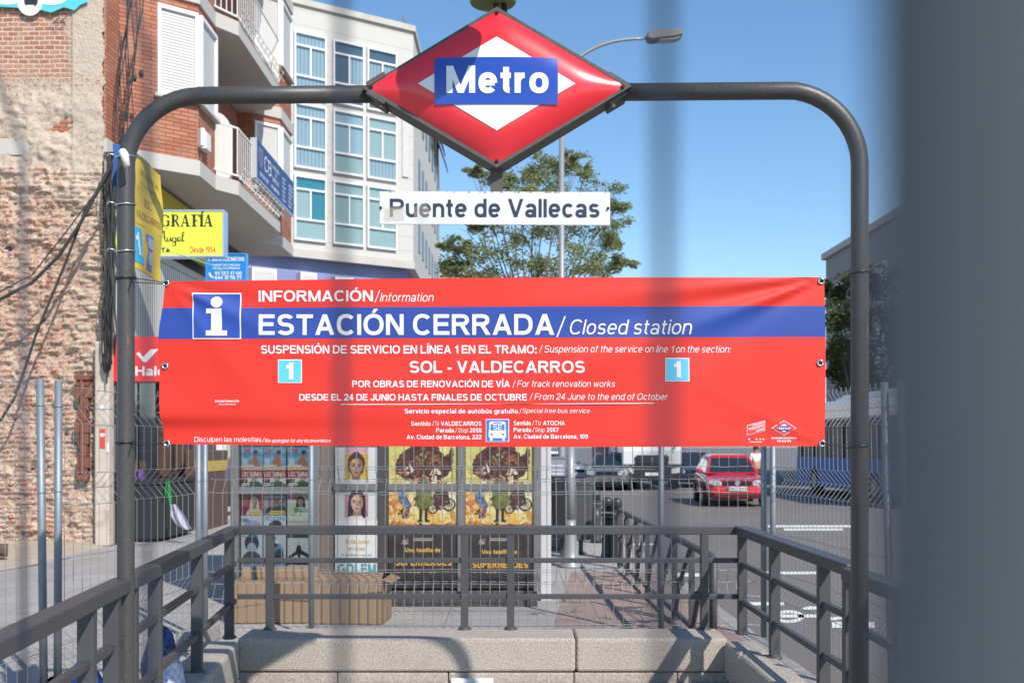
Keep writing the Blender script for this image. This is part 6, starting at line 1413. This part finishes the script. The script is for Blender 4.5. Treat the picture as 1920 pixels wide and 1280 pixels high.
# ------------------------------------------------------------------ vehicles
def paint(name, c, metal=0): 
    m = mat(name, c, .28, metal, .04, 2, coat=.8); return m
def car(name, label, x, y, yaw, pm, L=4.15, group='cars on the road', plate=None, hood=.86, roofh=1.44):
    t = thing(name, label, 'car', (x, y, -.12), group)
    ca, sa = math.cos(R(yaw)), math.sin(R(yaw)); k = L / 4.15
    def W(px, py, pz): py *= k; return Vector((x + px * ca - py * sa, y + px * sa + py * ca, pz - .12))
    st = [(-2.09, .34, .58, .55), (-2.05, .24, .66, .72), (-1.9, .2, .74, .81), (-1.45, .19, hood - .03, .855), (-.98, .19, hood + .05, .868), (0, .19, .93, .87), (1.2, .19, .96, .868), (1.8, .22, .97, .84), (2.02, .27, .93, .78), (2.08, .36, .85, .62)]
    pts = []; 
    for (yy, zl, zh, hw) in st:
        pr = [(hw * .90, zl), (hw * .98, zl + .1), (hw, (zl + zh) * .5), (hw * .985, zh - .13), (hw * .90, zh - .03), (hw * .5, zh + .012), (0, zh + .02)]
        rg = [(-a, z) for a, z in pr] + [(a, z) for a, z in pr[-2::-1]]
        pts.append([W(a, yy, z) for a, z in rg])
    b = MB(); m_ = len(pts[0]); flatp = [p for r_ in pts for p in r_]
    fs = [[i * m_ + j, i * m_ + (j + 1) % m_, (i + 1) * m_ + (j + 1) % m_, (i + 1) * m_ + j] for i in range(len(st) - 1) for j in range(m_)] + [list(range(m_))[::-1], [(len(st) - 1) * m_ + j for j in range(m_)]]
    b.add(flatp, fs); body = finish('body', b, pm, t, smooth=True); sd = body.modifiers.new('s', 'SUBSURF'); sd.levels = 1; sd.render_levels = 2
    base = [(-.76, -1.06, .9), (.76, -1.06, .9), (.79, 1.86, .94), (-.79, 1.86, .94)]; mid = [(-.58, -.30, roofh - .06), (.58, -.30, roofh - .06), (.60, 1.45, roofh - .06), (-.60, 1.45, roofh - .06)]
    top = [(-.5, -.2, roofh), (.5, -.2, roofh), (.52, 1.36, roofh), (-.52, 1.36, roofh)]
    b = MB(); V3 = [W(*p) for p in base + mid + top]; b.add(V3, [[0, 1, 5, 4], [1, 2, 6, 5], [2, 3, 7, 6], [3, 0, 4, 7], [4, 5, 9, 8], [5, 6, 10, 9], [6, 7, 11, 10], [7, 4, 8, 11], [8, 9, 10, 11], [3, 2, 1, 0]])
    finish('roof', b, pm, t, bevel=.03, seg=3)
    def pane(nm, i, j, a, c, d, e):       # glass on the face between base edge i-j and roof edge
        p0, p1, q1, q0 = V3[i], V3[j], V3[4 + j], V3[4 + i]; nn = (p1 - p0).cross(q0 - p0).normalized()
        ctr = sum((V3[q] for q in range(8)), Vector()) / 8
        if nn.dot(p0 - ctr) < 0: nn = -nn
        def bl(u, v): return p0.lerp(p1, u).lerp(q0.lerp(q1, u), v) + nn * .006
        g = MB(); g.poly([bl(a, d), bl(c, d), bl(c, e), bl(a, e)]); finish(nm, g, M['carglass'], t)
    pane('windscreen', 0, 1, .06, .94, .08, .93); pane('rear_window', 2, 3, .08, .92, .2, .9)
    for i, j in ((1, 2), (3, 0)):
        f0 = (.05, .45) if i == 1 else (.55, .95); f1 = (.49, .88) if i == 1 else (.12, .51)
        pane('side_window', i, j, *f0, .1, .9); pane('side_window', i, j, *f1, .1, .9)
    for sx in (-1, 1):
        for yy in (-1.29, 1.22):
            c = W(sx * .80, yy, .31); ax = (W(1, 0, 0) - W(0, 0, 0)).normalized() * sx
            b = MB(); b.tube([c - ax * .06, c - ax * .04, c + ax * .075, c + ax * .09], [.27, .31, .31, .27], 22); wh = finish('wheel', b, M['tyre'], t, smooth=False)
            b = MB(); b.tube([c + ax * .091, c + ax * .096], [.20, .18], 18); finish('rim', b, M['lamp_grey'], wh)
            b = MB(); b.tube([c - ax * .05, c + ax * .068], .385, 22); finish('wheel_arch', b, M['black'], t)
        b = MB(); q = [W(sx * a, yy, z) for a, yy, z in ((.44, -2.075, .60), (.72, -2.02, .60), (.78, -1.93, .66), (.74, -1.95, .75), (.50, -2.02, .745), (.42, -2.05, .68))]
        dn = (W(0, -1, 0) - W(0, 0, 0)).normalized() * .02; b.prism([p + dn * 1.6 for p in q], [p - dn for p in q]); hl = finish('headlight', b, mat(name + '_lamp', (.62, .62, .6), .08, .35, .1, 9, coat=1), t, bevel=.008)
        b = MB()
        for a, rr in ((.66, .058), (.51, .05)):
            c = W(sx * a, -2.05, .675) + dn * 1.4; b.tube([c, c + dn * .6], [rr, rr * .9], 14)
        finish('lens', b, M['chrome'], hl)
        b = MB(); c = W(sx * .92, -.78, .98); b.lathe([(.02, -.07), (.09, -.05), (.10, .02), (.06, .07), (.01, .075)], tuple(c), 10); finish('mirror', b, pm, t, smooth=True)
    b = MB()
    for z in (.60, .635, .67, .705): b.prism([W(-.40, -2.10, z), W(.40, -2.10, z), W(.40, -2.10, z + .022), W(-.40, -2.10, z + .022)], [W(-.40, -2.0, z), W(.40, -2.0, z), W(.40, -2.0, z + .022), W(-.40, -2.0, z + .022)])
    finish('grille', b, M['black'], t)
    b = MB(); b.prism([W(-.55, -2.115, .30), W(.55, -2.115, .30), W(.55, -2.115, .37), W(-.55, -2.115, .37)], [W(-.55, -2.0, .30), W(.55, -2.0, .30), W(.55, -2.0, .37), W(-.55, -2.0, .37)])
    for sx in (-1, 1): b.prism([W(sx * .62, -2.09, .30), W(sx * .76, -2.04, .30), W(sx * .76, -2.04, .38), W(sx * .62, -2.09, .38)], [W(sx * .62, -1.95, .30), W(sx * .76, -1.95, .30), W(sx * .76, -1.95, .38), W(sx * .62, -1.95, .38)])
    finish('lower_intake', b, M['black'], t)
    return t, W
M['car_red'] = paint('car_red', (.50, .012, .022))
t, W = car('parked_car', 'red hatchback car driving towards the stairs behind the fence', 6.40, 31.6, -4.5, M['car_red'], group=None)
b = MB(); b.prism([W(-.26, -2.125, .46), W(.26, -2.125, .46), W(.26, -2.125, .57), W(-.26, -2.125, .57)], [W(-.26, -2.10, .46), W(.26, -2.10, .46), W(.26, -2.10, .57), W(-.26, -2.10, .57)], 0, (.75, .75, .75))
b.poly([W(a, -2.127, z) for a, z in ((-.26, .46), (-.215, .46), (-.215, .57), (-.26, .57))], 0, hx('2a4ba3'))
text(b, '0613 BXV', -20, 25, 0, 8, .2, lambda px, py, l: W(px / 100, -2.127 - l, .475 - py / 100), 0, hx('24242c')); finish('number_plate', b, M['enamel'], t)
b = MB(); c = W(0, -2.11, .675)
b.tube([W(.068 * math.cos(R(a)), -2.115, .675 + .068 * math.sin(R(a))) for a in range(0, 361, 24)], .011, 6)
for p in (((-.035, .052), (0, -.0)), ((.035, .052), (0, 0)), ((-.05, .02), (-.025, -.055)), ((-.025, -.055), (0, 0)), ((0, 0), (.025, -.055)), ((.025, -.055), (.05, .02))):
    b.tube([W(p[0][0], -2.115, .675 + p[0][1]), W(p[1][0], -2.115, .675 + p[1][1])], .007, 5)
b.tube([W(0, -2.095, .675), W(0, -2.108, .675)], .066, 16); finish('emblem', b, M['chrome'], t)
t.name = 'red_car'; LOC['red_car'] = Vector((6.40, 31.6, -.12))
M['car_navy'] = paint('car_navy', (.02, .025, .05)); M['car_white'] = paint('car_white', (.7, .7, .7)); M['car_grey'] = paint('car_grey', (.10, .10, .11))
car('parked_car', 'dark navy car half hidden behind the red hatchback', 7.6, 45, -6, M['car_navy'], L=4.4)
car('parked_car', 'white car with only its front showing between kiosk post and flared post', 1.65, 46, 30, M['car_white'])
car('parked_car', 'dark grey car beside the white lorry behind the litter bins', 3.9, 42, -10, M['car_grey'], L=4.0)

# white lorry
Yv = 41.0; lx = XP(1222, Yv)
t = thing('lorry', 'white lorry with black grille and bumper facing the stairs under the banner', 'lorry', (lx, Yv, -.12))
v = lambda a, y, z: (lx + a, Yv + y, z - .12)
b = MB()
sec = [(-.02, .95), (-.06, 1.5), (.06, 1.9), (.5, 2.85), (.75, 3.0), (2.0, 3.0), (2.0, .95)]
b.prism([v(-1.14, y, z) for y, z in sec], [v(1.14, y, z) for y, z in sec]); finish('cab', b, M['car_white'], t, bevel=.06, seg=3)
b = MB(); b.box(lx - 1.2, lx + 1.2, Yv + 2.2, Yv + 8.2, .75, 3.5); finish('cargo_box', b, M['white'], t, bevel=.03)
b = MB(); b.poly([v(a, y - .012, z) for a, y, z in ((-1.0, .08, 1.93), (1.0, .08, 1.93), (.92, .47, 2.78), (-.92, .47, 2.78))]); finish('windscreen', b, M['carglass'], t)
b = MB(); b.prism([v(a, -.10, z) for a, z in ((-.62, .98), (.62, .98), (.66, 1.28), (-.66, 1.28))], [v(a, .05, z) for a, z in ((-.62, .98), (.62, .98), (.66, 1.28), (-.66, 1.28))])
for z in (1.05, 1.17, 1.29): b.box(lx - .6, lx + .6, Yv - .13, Yv - .09, z - .12, z - .07)
gl = finish('grille', b, M['black'], t, bevel=.01)
b = MB(); dz = [(0, .12), (.075, 0), (0, -.12), (-.075, 0)]; di = [(0, .07), (.04, 0), (0, -.07), (-.04, 0)]
for i in range(4):
    j = (i + 1) % 4; b.prism([v(dz[i][0], -.16, 1.15 + dz[i][1]), v(dz[j][0], -.16, 1.15 + dz[j][1]), v(di[j][0], -.16, 1.15 + di[j][1]), v(di[i][0], -.16, 1.15 + di[i][1])], [v(dz[i][0], -.12, 1.15 + dz[i][1]), v(dz[j][0], -.12, 1.15 + dz[j][1]), v(di[j][0], -.12, 1.15 + di[j][1]), v(di[i][0], -.12, 1.15 + di[i][1])])
finish('emblem', b, M['chrome'], gl)
b = MB(); b.prism([v(a, -.16, z) for a, z in ((-1.12, .35), (1.12, .35), (1.16, .93), (-1.16, .93))], [v(a, .3, z) for a, z in ((-1.12, .35), (1.12, .35), (1.16, .93), (-1.16, .93))]); finish('bumper', b, M['black'], t, bevel=.05, seg=3)
for sx in (-1, 1):
    b = MB(); b.prism([v(sx * a, -.175, z) for a, z in ((.72, .62), (1.05, .66), (1.05, .86), (.72, .82))], [v(sx * a, -.1, z) for a, z in ((.72, .62), (1.05, .66), (1.05, .86), (.72, .82))]); finish('headlight', b, mat('lorry_lamp', (.7, .7, .68), .1, .2, .05, 9, coat=1), t, bevel=.01)
    b = MB(); b.box(lx + sx * 1.32 - .1, lx + sx * 1.32 + .1, Yv + .1, Yv + .22, 1.75, 2.35); b.bar(v(sx * 1.14, .2, 2.2), v(sx * 1.3, .16, 2.2), .03, .03); finish('mirror', b, M['black'], t, bevel=.02)
    for yy in (.95, 5.9):
        c = Vector(v(sx * .95, yy, .48)); b = MB(); b.tube([c - Vector((sx * .14, 0, 0)), c + Vector((sx * .14, 0, 0))], .48, 22); wh = finish('wheel', b, M['tyre'], t)
        b = MB(); b.tube([c + Vector((sx * .141, 0, 0)), c + Vector((sx * .15, 0, 0))], .27, 16); finish('rim', b, M['lamp_grey'], wh)
b = MB(); b.prism([v(a, -.185, z) for a, z in ((-.27, .55), (.27, .55), (.27, .67), (-.27, .67))], [v(a, -.165, z) for a, z in ((-.27, .55), (.27, .55), (.27, .67), (-.27, .67))]); finish('number_plate', b, M['white_frame'], t)
b = MB()
for q in (((.72, 1.55), (.80, 1.66), (.90, 1.62), (.82, 1.54)), ((.84, 1.68), (.95, 1.74), (.92, 1.64)), ((.74, 1.48), (.86, 1.52), (.80, 1.44))): b.poly([v(a, -.075 + .0, z) for a, z in q], 0, hx('3f9a5a'))
finish('green_mark', b, M['print'], t)
# grey tipper body left of the lorry
t = thing('grey_lorry', 'grey brown lorry body standing just left of the white lorry', 'lorry', (5.2, 46, -.12))
b = MB(); b.box(3.9, 5.55, 46, 52, .75, 2.9); finish('cargo_box', b, mat('dull_tarp', (.22, .19, .17), .8, 0, .15, 1), t, bevel=.04)
b = MB(); b.box(4.0, 5.5, 45.9, 52.1, .45, .75); finish('chassis', b, M['black'], t)
for xx in (4.15, 5.35):
    for yy in (46.8, 50.8):
        b = MB(); b.tube([(xx - .14, yy, .36), (xx + .14, yy, .36)], .48, 18); finish('wheel', b, M['tyre'], t)

# city bus
t = thing('city_bus', 'blue and white city bus on the far side of the road behind the right fence', 'bus', (10.6, 34, -.12))
bxs = lambda z0, z1: [(10.6, 28.5), (10.6, 39.6), (10.8, 40.2), (12.9, 40.2), (13.1, 39.6), (13.1, 28.5)]
M['bus_blue'] = mat('bus_blue', (.02, .15, .48), .55, 0, .06, 2)
def bs(nm, z0, z1, m, gx_=0, bev=.03):
    b = MB(); ring2 = [(10.6 - gx_, 28.3 - gx_), (10.6 - gx_, 39.7), (10.85, 40.2 + gx_), (12.85, 40.2 + gx_), (13.1 + gx_, 39.7), (13.1 + gx_, 28.3 - gx_)]
    b.prism([(x, y, z0) for x, y in ring2], [(x, y, z1) for x, y in ring2]); return finish(nm, b, m, t, bevel=bev)
bs('lower_body', .18, 1.18, M['bus_blue']); wb = bs('window_band', 1.181, 2.38, M['black'], -.03, .0); bs('roof', 2.381, 3.05, M['car_white'], 0, .10)
for i in range(7):
    b = MB(); y = 29.2 + i * 1.65; b.box(10.59, 10.64, y, y + .09, 1.19, 2.37); finish('window_post', b, M['black'], t)
b = MB(); b.box(11.4, 12.5, 30, 37, 3.05, 3.3); finish('roof_unit', b, M['white'], t, bevel=.08)
for yy in (31.2, 37.4):
    for xx in (10.72, 12.98):
        b = MB(); b.tube([(xx - .13, yy, .36), (xx + .13, yy, .36)], .48, 22); wh = finish('wheel', b, M['tyre'], t)
        b = MB(); b.tube([(xx - .138, yy, .36), (xx - .131, yy, .36)], .26, 16); finish('rim', b, M['lamp_grey'], wh)

# ------------------------------------------------------------------ people
def skinned(name, nodes, edges, m, parent, off, sub=2):
    me = bpy.data.meshes.new(name); o0 = LOC[parent.name]
    me.from_pydata([Vector(p) + off - o0 for p, r in nodes], edges, []); me.materials.append(m)
    o = bpy.data.objects.new(name, me); COL.objects.link(o); o.parent = parent
    sk = o.modifiers.new('skin', 'SKIN'); sk.use_smooth_shade = True
    for i, (p, r) in enumerate(nodes):
        me.skin_vertices[0].data[i].radius = r if isinstance(r, tuple) else (r, r); me.skin_vertices[0].data[i].use_root = (i == 0)
    sd = o.modifiers.new('sub', 'SUBSURF'); sd.levels = 1; sd.render_levels = sub
    return o
def person(label, x, y, z0, face_deg, shirt, trousers, hair, stride=.16):
    t = thing('person', label, 'person', (x, y, z0)); off = Vector((x, y, z0)); ca, sa = math.cos(R(face_deg)), math.sin(R(face_deg))
    def rt_(p): return (p[0] * ca - p[1] * sa, p[0] * sa + p[1] * ca, p[2])
    J = {'pel': (0, 0, .93), 'bel': (0, 0, 1.08), 'che': (0, .01, 1.30), 'nec': (0, .01, 1.46), 'hea': (0, -.01, 1.56), 'top': (0, -.005, 1.67)}
    for s, n in ((-1, 'l'), (1, 'r')):
        st = stride * s
        J.update({n + 'hip': (.09 * s, 0, .88), n + 'kne': (.095 * s, -st * .7 - .02, .49), n + 'ank': (.095 * s, -st + .04, .08), n + 'toe': (.10 * s, -st - .11, .035),
                  n + 'sho': (.17 * s, .01, 1.40), n + 'elb': (.225 * s, st * .5 + .03, 1.13), n + 'wri': (.225 * s, st * .9 - .08, .90), n + 'han': (.22 * s, st * 1.0 - .12, .82)})
    rad = {'pel': .135, 'bel': .12, 'che': .14, 'nec': .052, 'hea': .082, 'top': .066, 'hip': .085, 'kne': .055, 'ank': .036, 'toe': .03, 'sho': .058, 'elb': .042, 'wri': .028, 'han': .03}
    def mk(names, edges, grow, m, nm):
        idx = {n: i for i, n in enumerate(names)}
        return skinned(nm, [(rt_(J[n]), (rad.get(n) or rad[n[1:]]) + grow) for n in names], [(idx[a], idx[c]) for a, c in edges], m, t, off)
    names = ['pel', 'bel', 'che', 'nec', 'hea', 'top'] + [s + k for s in 'lr' for k in ('hip', 'kne', 'ank', 'toe', 'sho', 'elb', 'wri', 'han')]
    ed = [('pel', 'bel'), ('bel', 'che'), ('che', 'nec'), ('nec', 'hea'), ('hea', 'top')]
    for s in 'lr': ed += [('pel', s + 'hip'), (s + 'hip', s + 'kne'), (s + 'kne', s + 'ank'), (s + 'ank', s + 'toe'), ('che', s + 'sho'), (s + 'sho', s + 'elb'), (s + 'elb', s + 'wri'), (s + 'wri', s + 'han')]
    mk(names, ed, 0, M['skin'], 'body')
    mk(['bel', 'che'] + [s + k for s in 'lr' for k in ('sho', 'elb')], [('bel', 'che')] + [e for s in 'lr' for e in (('che', s + 'sho'), (s + 'sho', s + 'elb'))], .018, shirt, 'shirt')
    mk(['pel'] + [s + k for s in 'lr' for k in ('hip', 'kne', 'ank')], [e for s in 'lr' for e in (('pel', s + 'hip'), (s + 'hip', s + 'kne'), (s + 'kne', s + 'ank'))], .018, trousers, 'trousers')
    b = MB(); c = off + Vector(rt_((0, .015, 1.60))); b.lathe([(.07, -.06), (.098, -.01), (.098, .04), (.07, .09), (.02, .105)], tuple(c), 14); finish('hair', b, hair, t, smooth=True)
    b = MB(); fc = off + Vector(rt_((0, -.085, 1.565))); b.lathe([(.004, -.02), (.014, -.012), (.009, .02), (.003, .03)], tuple(fc), 8); finish('nose', b, M['skin'], t, smooth=True)
    return t
M['pink'] = mat('pink_cloth', (.62, .42, .46), .9); M['whitecloth'] = mat('white_cloth', (.7, .7, .72), .9); M['jeans'] = mat('dark_trousers', (.06, .045, .045), .9); M['hair'] = mat('dark_hair', (.03, .02, .015), .7)
person('person in pale pink shirt and dark trousers walking past the left kiosk end', XP(462, 13.6), 13.6, .0, 200, M['pink'], M['jeans'], M['hair'])
person('person in a white shirt standing behind the red car near the fence posts', XP(1418, 34.5), 34.5, -.12, 10, M['whitecloth'], M['jeans'], M['hair'], .05)

# ------------------------------------------------------------------ bags, weeds
def bag(label, px, py, Y, rx, rz, c1, c2, seed):
    p = P(px, py, Y); b = MB(); col = MB()
    def fn(u, v):
        a, e = 2 * math.pi * u, math.pi * (v - .5)
        r = 1 + .22 * noise.noise(Vector((math.cos(a) * 1.8, math.sin(a) * 1.8, e * 2 + seed)))
        return Vector((p.x + rx * r * math.cos(e) ** .6 * math.cos(a), Y + rx * r * math.cos(e) ** .6 * math.sin(a), p.z * .5 + .004 + p.z * .5 * math.sin(e) * (1 + .15 * noise.noise(Vector((a, e, seed))) * (v > .5))))
    b.grid(fn, 40, 24)
    m, t_, bs_ = newmat('woven_bag'); g_ = N(t_, 'ShaderNodeNewGeometry').outputs['Position']; ck = N(t_, 'ShaderNodeTexChecker'); ck.inputs['Scale'].default_value = 34
    t_.links.new(g_, ck.inputs['Vector']); ck.inputs['Color1'].default_value = (*c1, 1); ck.inputs['Color2'].default_value = (*c2, 1); t_.links.new(ck.outputs['Color'], bs_.inputs['Base Color']); bs_.inputs['Roughness'].default_value = .4
    bump(t_, bs_, nz(t_, g_, 16, 4), .5)
    tag(finish('plastic_bag', b, m, smooth=True), label, 'bag', 'bags behind the left railing')
bag('dark blue checked bag standing behind the left railing', 300, 1180, 6.1, .10, .5, (.02, .03, .10), (.05, .09, .25), 2)
bag('white and blue crumpled bag just below the checked bag behind the left railing', 316, 1232, 5.85, .09, .4, (.5, .52, .6), (.30, .36, .55), 5)
bag('bright blue plastic bag on the ground by the near left railing', 158, 1248, 4.9, .11, .3, (.02, .12, .45), (.03, .18, .55), 8)
random.seed(9)
b = MB()
spots = [(1270, 1090), (1265, 1096), (1190, 1100), (1105, 1120), (1080, 1130), (1010, 1152), (1075, 1148), (1140, 1160), (1215, 1145), (1060, 1128), (1250, 1165), (1180, 1172), (1030, 1100), (1120, 1098), (1290, 1130), (1255, 1120)]
for (px, py) in spots:
    Y = EYE * F / (py - HY); x = XP(px, Y)
    for k in range(26 if py < 1097 and px > 1200 else 12):
        a = random.uniform(0, 6.28); r = random.uniform(0, .09); h = random.uniform(.02, .07); q = Vector((x + r * math.cos(a), Y + r * math.sin(a), .005)); d = Vector((math.cos(a), math.sin(a), 0))
        b.poly([q - d.cross(Vector((0, 0, 1))) * .008, q + d.cross(Vector((0, 0, 1))) * .008, q + d * .04 + Vector((0, 0, h))])
finish('weeds', b, M['leaf'], kind='stuff', fixn=False)
